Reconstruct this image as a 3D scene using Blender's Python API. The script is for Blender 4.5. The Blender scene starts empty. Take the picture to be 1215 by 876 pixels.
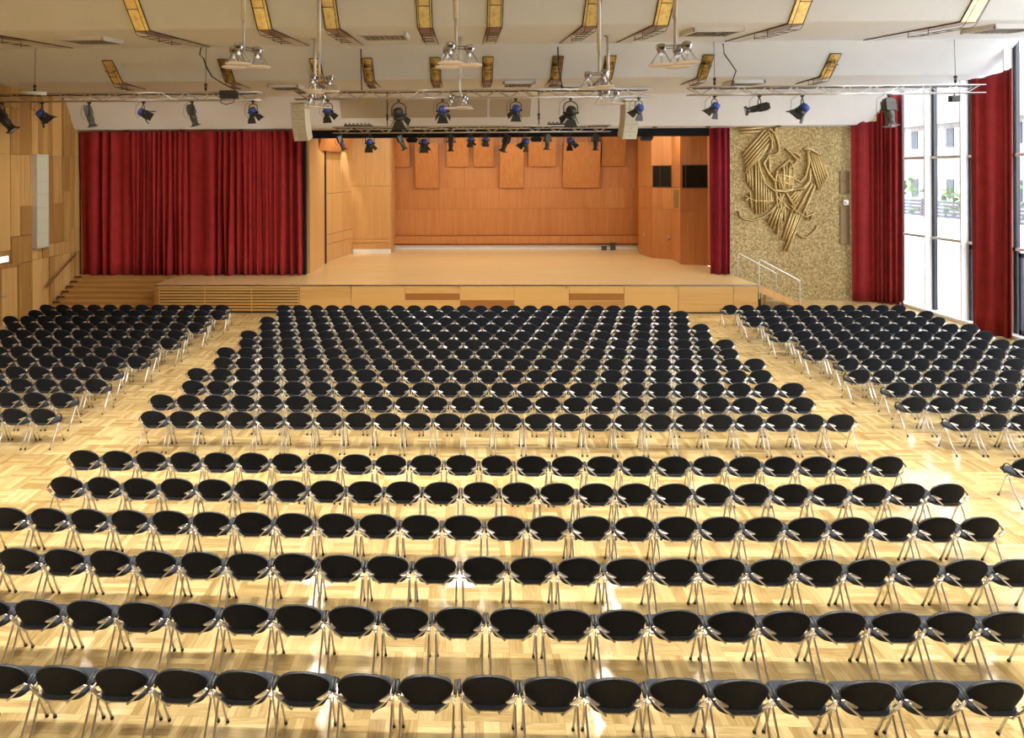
import bpy, math, random
from mathutils import Vector, Matrix
C = bpy.context.scene.collection
PI = math.pi
V = Vector
random.seed(7)

# ------------------------------------------------------------------ materials
def new_mat(name):
    m = bpy.data.materials.new(name); m.use_nodes = True
    nt = m.node_tree; b = nt.nodes['Principled BSDF']
    return m, nt, b

def mat(name, col, rough=.5, metal=0., spec=.5, emit=None, es=0., noise=0., nscale=8., bump=0., coat=0., sheen=0.):
    m, nt, b = new_mat(name)
    b.inputs['Base Color'].default_value = (*col, 1)
    b.inputs['Roughness'].default_value = rough
    b.inputs['Metallic'].default_value = metal
    b.inputs['Specular IOR Level'].default_value = spec
    b.inputs['Coat Weight'].default_value = coat
    b.inputs['Sheen Weight'].default_value = sheen
    if emit:
        b.inputs['Emission Color'].default_value = (*emit, 1)
        b.inputs['Emission Strength'].default_value = es
    if noise or bump:
        tc = nt.nodes.new('ShaderNodeTexCoord'); n = nt.nodes.new('ShaderNodeTexNoise')
        n.inputs['Scale'].default_value = nscale; n.inputs['Detail'].default_value = 4
        nt.links.new(tc.outputs['Object'], n.inputs['Vector'])
        if noise:
            hsv = nt.nodes.new('ShaderNodeHueSaturation'); hsv.inputs['Color'].default_value = (*col, 1)
            mr = nt.nodes.new('ShaderNodeMapRange')
            mr.inputs['From Min'].default_value = .3; mr.inputs['From Max'].default_value = .7
            mr.inputs['To Min'].default_value = 1-noise; mr.inputs['To Max'].default_value = 1+noise
            nt.links.new(n.outputs['Fac'], mr.inputs['Value']); nt.links.new(mr.outputs['Result'], hsv.inputs['Value'])
            nt.links.new(hsv.outputs['Color'], b.inputs['Base Color'])
        if bump:
            bp = nt.nodes.new('ShaderNodeBump'); bp.inputs['Strength'].default_value = bump
            bp.inputs['Distance'].default_value = .02
            nt.links.new(n.outputs['Fac'], bp.inputs['Height']); nt.links.new(bp.outputs['Normal'], b.inputs['Normal'])
    return m

def wood(name, col, dark, axis=2, rough=.45, grain=1., tonefac=.35):
    """veneer with grain along one axis and a per-board tone attribute"""
    m, nt, b = new_mat(name)
    tc = nt.nodes.new('ShaderNodeTexCoord'); mp = nt.nodes.new('ShaderNodeMapping')
    s = [9., 9., 9.]; s[axis] = .45
    mp.inputs['Scale'].default_value = s
    nt.links.new(tc.outputs['Object'], mp.inputs['Vector'])
    at = nt.nodes.new('ShaderNodeAttribute'); at.attribute_name = 'tone'
    off = nt.nodes.new('ShaderNodeVectorMath'); off.operation = 'MULTIPLY_ADD'
    sc = nt.nodes.new('ShaderNodeCombineXYZ')
    for i in range(3): nt.links.new(at.outputs['Fac'], sc.inputs[i])
    off.inputs[1].default_value = (37, 53, 71)
    nt.links.new(sc.outputs[0], off.inputs[0]); nt.links.new(mp.outputs[0], off.inputs[2])
    n = nt.nodes.new('ShaderNodeTexNoise'); n.inputs['Scale'].default_value = 1.; n.inputs['Detail'].default_value = 5
    n.inputs['Distortion'].default_value = .4
    nt.links.new(off.outputs[0], n.inputs['Vector'])
    ma = nt.nodes.new('ShaderNodeMath'); ma.operation = 'MULTIPLY_ADD'
    ma.inputs[1].default_value = grain
    nt.links.new(n.outputs['Fac'], ma.inputs[0])
    mt = nt.nodes.new('ShaderNodeMath'); mt.operation = 'MULTIPLY_ADD'
    mt.inputs[1].default_value = tonefac*2; mt.inputs[2].default_value = -tonefac - (grain-1)*.5
    nt.links.new(at.outputs['Fac'], mt.inputs[0]); nt.links.new(mt.outputs[0], ma.inputs[2])
    r = nt.nodes.new('ShaderNodeValToRGB'); r.color_ramp.elements[0].color = (*dark, 1); r.color_ramp.elements[1].color = (*col, 1)
    r.color_ramp.elements[0].position = .2; r.color_ramp.elements[1].position = .8
    nt.links.new(ma.outputs[0], r.inputs['Fac']); nt.links.new(r.outputs['Color'], b.inputs['Base Color'])
    b.inputs['Roughness'].default_value = rough
    return m

def parquet(name, T, n, light, dark, rough):
    m, nt, b = new_mat(name)
    N = nt.nodes.new; L = nt.links.new
    tc = N('ShaderNodeTexCoord'); sx = N('ShaderNodeSeparateXYZ'); L(tc.outputs['Object'], sx.inputs[0])
    def math_(op, a, bb=None, c=None):
        k = N('ShaderNodeMath'); k.operation = op
        for i, v in enumerate((a, bb, c)):
            if v is None: continue
            if isinstance(v, (int, float)): k.inputs[i].default_value = v
            else: L(v, k.inputs[i])
        return k.outputs[0]
    u = math_('DIVIDE', sx.outputs['X'], T); v = math_('DIVIDE', sx.outputs['Y'], T)
    iu = math_('FLOOR', u); iv = math_('FLOOR', v)
    fu = math_('SUBTRACT', u, iu); fv = math_('SUBTRACT', v, iv)
    par = math_('FLOORED_MODULO', math_('ADD', iu, iv), 2.)
    s = math_('ADD', math_('MULTIPLY', fu, par), math_('MULTIPLY', fv, math_('SUBTRACT', 1., par)))
    a_ = math_('ADD', math_('MULTIPLY', fv, par), math_('MULTIPLY', fu, math_('SUBTRACT', 1., par)))
    k = math_('FLOOR', math_('MULTIPLY', s, n))
    cx = N('ShaderNodeCombineXYZ'); L(iu, cx.inputs[0]); L(iv, cx.inputs[1]); L(k, cx.inputs[2])
    w1 = N('ShaderNodeTexWhiteNoise'); L(cx.outputs[0], w1.inputs['Vector'])
    cx2 = N('ShaderNodeCombineXYZ'); L(iu, cx2.inputs[0]); L(iv, cx2.inputs[1])
    w2 = N('ShaderNodeTexWhiteNoise'); L(cx2.outputs[0], w2.inputs['Vector'])
    g = N('ShaderNodeTexNoise'); g.inputs['Scale'].default_value = 1.; g.inputs['Detail'].default_value = 4
    cx3 = N('ShaderNodeCombineXYZ')
    L(math_('MULTIPLY', s, 30.), cx3.inputs[0]); L(math_('MULTIPLY', a_, 2.5), cx3.inputs[1]); L(math_('MULTIPLY', w1.outputs['Value'], 50.), cx3.inputs[2])
    L(cx3.outputs[0], g.inputs['Vector'])
    t = math_('ADD', math_('MULTIPLY', w1.outputs['Value'], .5), math_('MULTIPLY', w2.outputs['Value'], .18))
    t = math_('ADD', t, math_('MULTIPLY', math_('SUBTRACT', g.outputs['Fac'], .5), .7))
    t = math_('ADD', t, .12)
    # fine joints between strips
    fs = math_('SUBTRACT', math_('MULTIPLY', s, n), k)
    edge = math_('MINIMUM', math_('MINIMUM', fs, math_('SUBTRACT', 1., fs)), math_('MULTIPLY', math_('MINIMUM', a_, math_('SUBTRACT', 1., a_)), n))
    jn = math_('MULTIPLY', math_('LESS_THAN', edge, .03), .22)
    t = math_('SUBTRACT', t, jn)
    r = N('ShaderNodeValToRGB'); r.color_ramp.elements[0].color = (*dark, 1); r.color_ramp.elements[1].color = (*light, 1)
    mid = r.color_ramp.elements.new(.5); mid.color = tuple(.45*d+.55*l for d, l in zip(dark, light))+(1,)
    r.color_ramp.elements[0].position = .0; r.color_ramp.elements[-1].position = .9
    L(t, r.inputs['Fac']); L(r.outputs['Color'], b.inputs['Base Color'])
    b.inputs['Roughness'].default_value = rough
    b.inputs['Specular IOR Level'].default_value = .5
    big = N('ShaderNodeTexNoise'); big.inputs['Scale'].default_value = .9; L(tc.outputs['Object'], big.inputs['Vector'])
    mr = N('ShaderNodeMapRange'); mr.inputs['To Min'].default_value = rough-.06; mr.inputs['To Max'].default_value = rough+.1
    L(big.outputs['Fac'], mr.inputs['Value']); L(mr.outputs['Result'], b.inputs['Roughness'])
    return m

def glass_mat(name, tint=(1, 1, 1), refl=.12):
    m = bpy.data.materials.new(name); m.use_nodes = True; nt = m.node_tree; nt.nodes.clear()
    o = nt.nodes.new('ShaderNodeOutputMaterial'); mx = nt.nodes.new('ShaderNodeMixShader')
    t = nt.nodes.new('ShaderNodeBsdfTransparent'); t.inputs[0].default_value = (*tint, 1)
    g = nt.nodes.new('ShaderNodeBsdfGlossy'); g.inputs['Roughness'].default_value = .02
    mx.inputs[0].default_value = refl
    nt.links.new(t.outputs[0], mx.inputs[1]); nt.links.new(g.outputs[0], mx.inputs[2]); nt.links.new(mx.outputs[0], o.inputs[0])
    return m

M = dict(
    floor=parquet('parquet', .5, 6, (.82, .62, .30), (.32, .19, .055), .14),
    stagefloor=wood('stage boards', (.80, .58, .30), (.66, .44, .19), 0, .26, .7, .1),
    fabric=mat('black upholstery', (.0105, .0140, .0225), .85, spec=.22, noise=.25, nscale=60, sheen=.04),
    seatfab=mat('black seat upholstery', (.024, .030, .044), .8, spec=.3, noise=.25, nscale=60, sheen=.08),
    rim=mat('black plastic', (.02, .021, .024), .4),
    chrome=mat('satin chrome', (.84, .84, .84), .3, metal=1.),
    rubber=mat('black rubber', (.008, .008, .008), .6),
    ceil=mat('ceiling plaster', (.74, .77, .79), .8, noise=.02, nscale=1.5),
    bulk=mat('bulkhead plaster', (.80, .80, .79), .8, noise=.015, nscale=1.5),
    hatch=mat('beige hatch board', (.47, .41, .30), .8),
    wallwood=wood('honey wall veneer', (.66, .41, .15), (.38, .20, .055), 2, .45, 1.0, .45),
    stagewood=wood('cherry stage veneer', (.56, .235, .075), (.40, .135, .032), 2, .42, .9, .22),
    cream=wood('light beech veneer', (.66, .38, .15), (.52, .27, .085), 2, .42, .8, .2),
    apron=wood('stage front veneer', (.60, .35, .115), (.30, .12, .025), 0, .42, .7, .5),
    stairwood=wood('oak stair boards', (.60, .36, .12), (.42, .22, .06), 0, .4, .9, .2),
    darkgap=mat('dark gap', (.012, .009, .006), .8),
    red=mat('red velvet', (.34, .022, .024), .75, spec=.2, noise=.12, nscale=3, sheen=.08),
    wine=mat('wine red velvet', (.22, .008, .022), .75, spec=.2, noise=.12, nscale=3, sheen=.08),
    redday=mat('red window velvet', (.25, .015, .016), .75, spec=.2, noise=.12, nscale=3, sheen=.08),
    blackcloth=mat('black stage cloth', (.012, .014, .016), .9, spec=.1),
    alu=mat('aluminium', (.58, .56, .52), .3, metal=1.),
    alupaint=mat('light grey metal', (.66, .64, .60), .4, metal=.3),
    black=mat('black lamp housing', (.018, .017, .015), .45),
    greymetal=mat('grey lamp housing', (.085, .085, .075), .45, metal=.3),
    bluemetal=mat('blue lamp housing', (.035, .075, .36), .4, metal=.2),
    lens=mat('lamp lens', (.5, .5, .5), .05, metal=.8),
    gold=mat('polished gold channel', (1., .80, .42), .3, metal=.85, noise=.22, nscale=9, bump=.25),
    gold_reflect=mat('gold with painted reflections', (.62, .46, .20), .2, metal=.95, noise=.95, nscale=5, bump=.2),  # strong noise paints dark and gold reflections into the colour
    copper=mat('copper channel lining', (.34, .14, .055), .3, metal=1., noise=.4, nscale=14),
    bronze=mat('dark bronze frame', (.10, .075, .05), .35, metal=.8),
    white=mat('white paint', (.80, .80, .79), .4),
    whitemetal=mat('white window metal', (.92, .92, .92), .35),
    steel=mat('dark window steel', (.022, .026, .04), .35),
    speaker=mat('cream speaker grille', (.62, .58, .45), .7, noise=.05, nscale=40),
    speakerside=mat('tan speaker side', (.50, .38, .2), .6),
    palepanel=mat('pale green grey panel', (.62, .63, .48), .7),
    louver=mat('louvre metal', (.5, .49, .46), .3, metal=.7),
    lampglass=mat('pendant lamp disc', (.66, .60, .50), .15, emit=(1, .86, .66), es=.12),
    bulb=mat('lamp bulb', (1, 1, 1), .4, emit=(1, .93, .8), es=.6),
    clear=glass_mat('window glass', (1, 1, 1), .07),
    darkglass=mat('dark booth glass', (.015, .012, .01), .1, spec=.25),
    brown=mat('brown grille', (.22, .14, .055), .6),
    brass=mat('brown handrail', (.20, .075, .03), .35),
    render=mat('white outside plaster', (.86, .87, .9), .8),
    brick=mat('pale outside brick', (.27, .25, .23), .9, noise=.15, nscale=2),
    roof=mat('pale roof tile', (.22, .2, .19), .9, noise=.2, nscale=3),
    hedge=mat('outside foliage', (.09, .15, .05), .8, noise=.5, nscale=5),
    slate=mat('grey fence slats', (.07, .08, .10), .7),
    paving=mat('pale paving', (.7, .7, .72), .8, noise=.06, nscale=2),
)

# gold relief wall
def relief():
    m, nt, b = new_mat('hammered gold wall')
    N = nt.nodes.new; L = nt.links.new
    tc = N('ShaderNodeTexCoord')
    n = N('ShaderNodeTexNoise'); n.inputs['Scale'].default_value = 13.; n.inputs['Detail'].default_value = 7; n.inputs['Roughness'].default_value = .75
    v = N('ShaderNodeTexVoronoi'); v.inputs['Scale'].default_value = 17.
    L(tc.outputs['Object'], n.inputs['Vector'])
    mix = N('ShaderNodeVectorMath'); mix.operation = 'MULTIPLY_ADD'; mix.inputs[1].default_value = (.25, .25, .25)
    L(n.outputs['Color'], mix.inputs[0]); L(tc.outputs['Object'], mix.inputs[2]); L(mix.outputs[0], v.inputs['Vector'])
    r = N('ShaderNodeValToRGB')
    r.color_ramp.elements[0].position = .38; r.color_ramp.elements[0].color = (.40, .26, .075, 1)
    r.color_ramp.elements[1].position = .62; r.color_ramp.elements[1].color = (1., .82, .44, 1)  # ramp paints bright highlights and dark speckle into the gold
    L(n.outputs['Fac'], r.inputs['Fac']); L(r.outputs['Color'], b.inputs['Base Color'])
    ad = N('ShaderNodeMath'); ad.operation = 'ADD'; L(n.outputs['Fac'], ad.inputs[0]); L(v.outputs['Distance'], ad.inputs[1])
    bp = N('ShaderNodeBump'); bp.inputs['Strength'].default_value = .8; bp.inputs['Distance'].default_value = .06
    L(ad.outputs[0], bp.inputs['Height']); L(bp.outputs['Normal'], b.inputs['Normal'])
    b.inputs['Metallic'].default_value = .55; b.inputs['Roughness'].default_value = .42
    return m
M['relief'] = relief()
M['backwall'] = mat('dark rear wall', (.22, .15, .09), .7)
M['lampmetal'] = mat('polished lamp metal', (.40, .40, .41), .22, metal=1.)
M['relief_shade'] = mat('painted relief shade', (.22, .135, .045), .6, metal=.3)
M['ridge'] = mat('gold relief ridge', (.78, .60, .27), .4, metal=.3, noise=.2, nscale=12, bump=.3)

# ------------------------------------------------------------------ mesh builder
class MB:
    def __init__(s): s.v = []; s.f = []; s.m = []; s.t = []; s.sm = []
    def add(s, vs, fs, mi=0, tone=.5, smooth=False):
        o = len(s.v); s.v += [tuple(p) for p in vs]
        for f in fs:
            s.f.append(tuple(o+i for i in f)); s.m.append(mi); s.t.append(tone); s.sm.append(smooth)
        return s
    def box(s, x0, x1, y0, y1, z0, z1, mi=0, tone=.5, mtx=None):
        vs = [(x, y, z) for z in (z0, z1) for y in (y0, y1) for x in (x0, x1)]
        if mtx is not None: vs = [mtx @ V(p) for p in vs]
        return s.add(vs, [(0, 2, 3, 1), (4, 5, 7, 6), (0, 1, 5, 4), (2, 6, 7, 3), (0, 4, 6, 2), (1, 3, 7, 5)], mi, tone)
    def prism(s, poly, d, mi=0, tone=.5, smooth=False):
        """poly: list of 3-D points (planar), d: extrusion vector"""
        n = len(poly); d = V(d); a = [V(p) for p in poly]; vs = a+[p+d for p in a]
        fs = [tuple(range(n))[::-1], tuple(range(n, 2*n))]+[(i, (i+1) % n, n+(i+1) % n, n+i) for i in range(n)]
        return s.add(vs, fs, mi, tone, smooth)
    def tube(s, path, r, n=8, mi=0, smooth=True, cap=True, flat=None, up=(0, 0, 1)):
        path = [V(p) for p in path]; vs = []; k = len(path); rr = r if isinstance(r, (list, tuple)) else [r]*k
        for i, p in enumerate(path):
            t = (path[min(i+1, k-1)]-path[max(i-1, 0)]).normalized()
            u = V(up)
            if abs(t.dot(u)) > .95: u = V((0, 1, 0)) if abs(t.y) < .9 else V((1, 0, 0))
            a = t.cross(u).normalized(); b = a.cross(t).normalized()
            for j in range(n):
                an = 2*PI*j/n
                ra, rb = (rr[i], rr[i]) if flat is None else (flat[0], flat[1])
                vs.append(p+a*math.cos(an)*ra+b*math.sin(an)*rb)
        fs = [(i*n+j, i*n+(j+1) % n, (i+1)*n+(j+1) % n, (i+1)*n+j) for i in range(k-1) for j in range(n)]
        if cap: fs += [tuple(range(n))[::-1], tuple((k-1)*n+j for j in range(n))]
        return s.add(vs, fs, mi, .5, smooth)
    def lathe(s, prof, n=16, mi=0, mtx=None, smooth=True):
        """prof: (r, z) list"""
        vs = []
        for r, z in prof:
            for j in range(n): vs.append(V((r*math.cos(2*PI*j/n), r*math.sin(2*PI*j/n), z)))
        if mtx is not None: vs = [mtx @ p for p in vs]
        k = len(prof)
        fs = [(i*n+j, i*n+(j+1) % n, (i+1)*n+(j+1) % n, (i+1)*n+j) for i in range(k-1) for j in range(n)]
        fs += [tuple(range(n))[::-1], tuple((k-1)*n+j for j in range(n))]
        return s.add(vs, fs, mi, .5, smooth)
    def mesh(s, name, mats):
        me = bpy.data.meshes.new(name); me.from_pydata(s.v, [], s.f)
        for m in (mats if isinstance(mats, (list, tuple)) else [mats]): me.materials.append(m)
        me.polygons.foreach_set('material_index', s.m); me.polygons.foreach_set('use_smooth', s.sm)
        a = me.attributes.new('tone', 'FLOAT', 'FACE'); a.data.foreach_set('value', s.t)
        me.update(); return me
    def obj(s, name, mats, parent=None, loc=None):
        o = bpy.data.objects.new(name, s.mesh(name, mats)); C.objects.link(o)
        if parent is not None: o.parent = parent
        if loc is not None: o.location = loc
        return o

def tag(o, label, cat, group=None, kind=None):
    o['label'] = label
    if cat: o['category'] = cat
    if group: o['group'] = group
    if kind: o['kind'] = kind
    return o
def empty(name, loc, label, cat, group=None, rotz=0):
    o = bpy.data.objects.new(name, None); C.objects.link(o); o.location = loc; o.rotation_euler = (0, 0, rotz)
    o.empty_display_size = .1
    return tag(o, label, cat, group)
def struct(o, label=None):
    o['kind'] = 'structure'
    if label: o['label'] = label
    return o
ORD = ['', 'first', 'second', 'third', 'fourth', 'fifth', 'sixth', 'seventh', 'eighth', 'ninth', 'tenth', 'eleventh', 'twelfth',
       'thirteenth', 'fourteenth', 'fifteenth', 'sixteenth', 'seventeenth', 'eighteenth', 'nineteenth', 'twentieth', 'twenty-first',
       'twenty-second', 'twenty-third', 'twenty-fourth']

# ------------------------------------------------------------------ hall shell
XL, XR, YW, ZS = -17.35, 18.58, 30.2, 1.14
fl = MB(); fl.box(XL-.2, XR+.15, -3.5, 41, -.2, 0)
struct(fl.obj('floor', M['floor']), 'honey coloured parquet floor of the hall')

prof = [(-3.4, 11.1), (17.4, 11.1), (18.72, 9.67), (18.82, 9.65), (23.35, 10.03), (23.37, 9.98), (24.4, 9.0), (24.52, 8.97), (29.0, 8.93)]
cb = MB()
for i in range(len(prof)-1):
    (y0, z0), (y1, z1) = prof[i], prof[i+1]
    cb.add([(XL, y0, z0), (XR-.02, y0, z0), (XR-.02, y1, z1), (XL, y1, z1), (XL, y0, z0+.15), (XR-.02, y0, z0+.15), (XR-.02, y1, z1+.15), (XL, y1, z1+.15)],
           [(0, 1, 2, 3), (7, 6, 5, 4), (0, 4, 5, 1), (3, 2, 6, 7), (0, 3, 7, 4), (1, 5, 6, 2)], 0, .5)
struct(cb.obj('ceiling', M['ceil']), 'folded beige ceiling stepping down towards the stage')

bk = MB()
xr = 17.75
f0, f1 = (29.0, 8.93), (29.85, 7.62)
bk.add([(XL, f0[0], f0[1]), (xr, f0[0], f0[1]), (xr-.12, 29.62, 7.95), (xr-.5, f1[0], f1[1]), (XL, f1[0], f1[1]),
        (XL, YW+.1, 7.55), (xr-.5, YW+.1, 7.55), (xr, YW+.1, 7.95), (xr, YW+.1, 8.93), (XL, YW+.1, 8.93)],
       [(0, 4, 3, 2, 1), (4, 5, 6, 3), (3, 6, 7, 2), (2, 7, 8, 1), (5, 9, 8, 7, 6), (0, 9, 5, 4), (0, 1, 8, 9)])
struct(bk.obj('trim_1', M['bulk']), 'pale bulkhead above the stage opening')
# two darker hatches let into the bulkhead face
dy, dz = (f1[0]-f0[0]), (f1[1]-f0[1]); nn = V((0, dz, -dy)).normalized()
def onface(x, t, o=0.): return V((x, f0[0]+dy*t, f0[1]+dz*t))+nn*o
hm = MB()
for a, b_ in ((-5.3, 1.0), (1.12, 2.85)):
    hm.prism([onface(a, .06, -.01), onface(b_, .06, -.01), onface(b_, .68, -.01), onface(a, .68, -.01)], nn*.035)
struct(hm.obj('trim_2', M['hatch']), 'darker beige boards set in the pale bulkhead')
# downlights under the bulkhead edge
for i, x in enumerate([-15.0, -12.5, -9.9, -7.4, -4.8, -.6, 3.0, 8.3, 10.6, 13.6]):
    d = MB(); d.lathe([(.11, 0), (.11, -.03), (.08, -.035), (.07, -.01)], 12)
    o = d.obj('downlight', M['bronze'], loc=(x, 29.98, 7.59))
    side = 'above the big stage curtain' if x < -7 else ('above the gold wall' if x > 11 else 'above the stage opening')
    tag(o, '%s small downlight from the left under the bulkhead, %s' % (ORD[i+1], side), 'downlight', 'downlights under the bulkhead')

# left wall with boards
random.seed(11)
lw = MB(); lw.box(XL-.2, XL, -3.4, YW+.3, 0, 11.1, 0, .3)
DY0, DY1, DZ = 24.98, 25.95, 2.12
y = -3.3
while y < 30.1:
    w = random.choice([.32, .42, .55, .68]); y1 = min(y+w, 30.15)
    seams = [0, 2.2, 3.25+random.choice([0, 0, -.5]), random.choice([4.4, 4.9, 3.9]), 6.42, 8.2, 11]
    if random.random() < .4: seams.remove(8.2)
    if random.random() < .5: seams = [q for q in seams if not 3.6 < q < 5.5]
    for a, b_ in zip(seams[:-1], seams[1:]):
        if a < 1 and y1 > DY0-.12 and y < DY1+.12: continue
        t = random.random(); d = random.choice([.015, .03, .06, .09])
        lw.box(XL-.01, XL+d, y+.006, y1-.004, a+.012, b_-.012, 0, t)
    y = y1
struct(lw.obj('wall_left', M['wallwood']), 'wood panelled side wall on the left')
dr = MB(); dr.box(XL-.01, XL+.03, DY0, DY1, 0, DZ, 0, .75)
d1 = struct(dr.obj('door_1', M['wallwood']), 'flush wooden door at the left edge')
q = MB(); q.box(XL-.01, XL+.10, DY1, DY1+.1, 0, DZ+.1, 0, .2); q.box(XL-.01, XL+.10, DY0-.1, DY0, 0, DZ+.1, 0, .2); q.box(XL-.01, XL+.10, DY0, DY1, DZ, DZ+.1, 0, .2)
q.obj('door_frame', M['wallwood'], d1)
q = MB(); q.tube([(XL+.03, DY0+.1, 1.05), (XL+.09, DY0+.1, 1.05), (XL+.09, DY0+.24, 1.05)], .012, 8); q.obj('door_handle', M['chrome'], d1)
es = MB(); es.box(XL+.1, XL+.16, 24.7, 25.27, 2.36, 2.58)
tag(es.obj('exit_sign', mat('lit sign', (.9, .95, .93), .4, emit=(.85, 1, .95), es=.8)), 'small white lit sign above the door at the left edge', 'sign')
pp = MB(); pp.box(XL+.02, XL+.22, 26.9, 27.62, 2.7, 6.42, 0)
a = pp.obj('wall_speaker', M['palepanel']); tag(a, 'tall pale green-grey column loudspeaker on the wooden left wall', 'loudspeaker')
q = MB()
for y0, y1 in ((26.86, 26.9), (27.62, 27.66)): q.box(XL+.02, XL+.24, y0, y1, 2.66, 6.46)
q.box(XL+.02, XL+.24, 26.9, 27.62, 2.66, 2.7); q.box(XL+.02, XL+.24, 26.9, 27.62, 6.42, 6.46)
q.obj('speaker_frame', M['alupaint'], a)
q = MB()
for k in range(1, 7): q.box(XL+.215, XL+.224, 26.92, 27.6, 2.7+k*.53, 2.715+k*.53)
q.obj('speaker_joint', M['louver'], a)

# wall at front left (behind the big curtain), around the stage opening
fw = MB()
fw.box(XL, -7.0, YW+.25, YW+.45, 0, 9.2, 0, .4)
fw.box(-7.0, 11.5, YW+.25, YW+.45, 7.7, 9.2, 0, .4)
struct(fw.obj('wall_front', M['wallwood']))
tr = MB(); tr.box(XL+.1, XL+.24, YW+.02, YW+.26, ZS+.01, 7.5, 0, .9)
struct(tr.obj('trim_3', M['cream']))
gw = MB(); gw.box(11.5, XR+.1, YW, YW+.3, 0, 9.0)
struct(gw.obj('wall_right', M['relief']), 'hammered gold wall right of the stage')
# back wall of the hall behind the camera
bw = MB(); bw.box(XL-.2, XR+.2, -3.6, -3.4, 0, 11.2)
struct(bw.obj('wall_back', M['backwall']))

# stage platform
sp = MB()
sp.box(-12.6, 11.6, 27.4, 41, .02, ZS-.03, 0)
sp.box(XL+.01, -12.6, 29.77, 41, .02, ZS-.03, 0)
sp.box(-12.62, 11.62, 27.36, 41, ZS-.03, ZS, 1)
sp.box(XL+.01, -12.62, 29.77, 41, ZS-.03, ZS, 1)
struct(sp.obj('stage_platform', [M['cream'], M['stagefloor']]), 'raised wooden stage platform')
ap = MB()
xs = [-6.66, -4.57, -2.39, -.2, 1.97, 4.15, 6.33, 8.47, 10.63, 11.6]
tones = [(.85, .85, .85), (.7, .75, .8), (1.0, .95, .9), (.75, .10, .8), (.95, .8, .1), (.9, .95, .8), (.8, .12, .5), (1, .95, .9), (.85, .75, .8), (.8, .85, .75)]
for i in range(9):
    t = tones[i+1]
    ap.box(xs[i]+.008, xs[i+1]-.008, 27.345, 27.4, .80, ZS-.035, 0, t[0]); ap.box(xs[i]+.008, xs[i+1]-.008, 27.345, 27.4, .53, .797, 0, t[1]); ap.box(xs[i]+.008, xs[i+1]-.008, 27.345, 27.4, .06, .527, 0, t[2])
ap.box(-12.6, -12.42, 27.345, 27.4, .06, ZS-.035, 0, .3)
ap.box(-12.42, -6.66, 27.345, 27.4, ZS-.12, ZS-.035, 0, .95)
ap.box(-12.6, 11.6, 27.37, 27.4, 0, .06, 1)
struct(ap.obj('trim_4', [M['apron'], M['darkgap']]), 'board cladding on the front of the stage')
lp = MB(); lp.box(-12.62, 11.62, 27.33, 27.36, ZS-.04, ZS+.005)
for x in (-4.57+2.2*k*1.96 for k in range(4)): lp.box(x-.02, x+.02, 27.325, 27.345, ZS-.15, ZS-.03)
struct(lp.obj('trim_5', M['alu']), 'metal edging along the stage front')
gr = empty('radiator_grille', (-9.55, 27.37, 0), 'long grille of horizontal wooden slats in the stage front', 'grille')
q = MB(); q.box(-2.85, 2.87, -.0, .02, .05, 1.01); q.obj('grille_backing', M['darkgap'], gr)
for k in range(8):
    z = .085+k*.119
    q = MB()
    q.prism([(-2.85, -.035, z), (-2.85, -.045, z+.055), (-2.85, 0, z+.075), (-2.85, 0, z)], (5.72, 0, 0), 0, .8)
    q.obj('slat', M['stairwood'], gr)
for x in (-2.85, -.98, .93, 2.84):
    q = MB(); q.box(x-.02, x+.02, -.03, 0, .05, 1.0); q.obj('grille_upright', M['stairwood'], gr)

# steps at the left
st = empty('stage_steps', (-15, 28.7, 0), 'wide flight of wooden steps climbing to the stage at left', 'stairs')
for k in range(1, 8):
    yk = 27.8+.325*(k-1); z = ZS/7*k
    q = MB(); q.box(XL+.12+15, -12.63+15, yk-28.7, 29.79-28.7, z-ZS/7+.001, z-.035, 0, .25); q.box(XL+.12+15, -12.63+15, yk-.03-28.7, 29.79-28.7, z-.035, z, 0, .8)
    s_ = q.obj('step', M['stairwood'], st)
    q = MB(); q.box(XL+.1+15, XL+.42+15, yk-.045-28.7, yk-.03-28.7, z-.05, z+.003); q.obj('edge_strip', M['rubber'], s_)
hr = empty('handrail', (XL, 28.6, 0), 'brown handrail rising along the wood wall beside the steps', 'handrail')
q = MB(); q.tube([(.2, -1.1, 1.02), (.2, 1.05, 2.12)], .03, 10, flat=(.025, .045)); q.obj('rail', M['brass'], hr)
for y in (-.7, .7):
    zz = 1.02+(y+1.1)*.5116
    q = MB(); q.tube([(.08, y, zz-.1), (.2, y, zz-.1), (.2, y, zz-.02)], .012, 6); q.obj('rail_bracket', M['bronze'], hr)

# stairs at the right of the stage
rs = empty('stage_stairs', (11.7, 28.5, 0), 'narrow wooden side stairs right of the stage with white rails', 'stairs')
for sy, nm in ((-.95, 'stringer'), (1.05, 'stringer')):
    q = MB(); q.prism([(0, sy, 1.10), (0, sy, .80), (2.05, sy, .0), (2.55, sy, .0)], (0, .05, 0), 0, .7); q.obj(nm, M['cream'], rs)
for k in range(6):
    z = ZS-(k+1)*ZS/7; q = MB(); q.box(.02+.34*k, .02+.34*k+.36, -.9, 1.05, z-.04, z, 0, .5); q.obj('step', M['stairwood'], rs)
q = MB(); q.box(.02, .1, -.93, 1.0, 0, .98); q.obj('back_panel', M['darkgap'], rs)
q = MB(); q.box(.24, .3, -.93, -.87, 0, .70, 0, .2); q.obj('post', M['apron'], rs)
for sy in (-.98, 1.12):
    q = MB(); q.tube([(.02, sy, .55 if sy < 0 else ZS), (.02, sy, 2.06), (.1, sy, 2.1), (1.6, sy, 1.28), (1.62, sy, 1.2), (1.62, sy, .18)], .024, 8)
    q.obj('white_rail', M['white'], rs)

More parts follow.
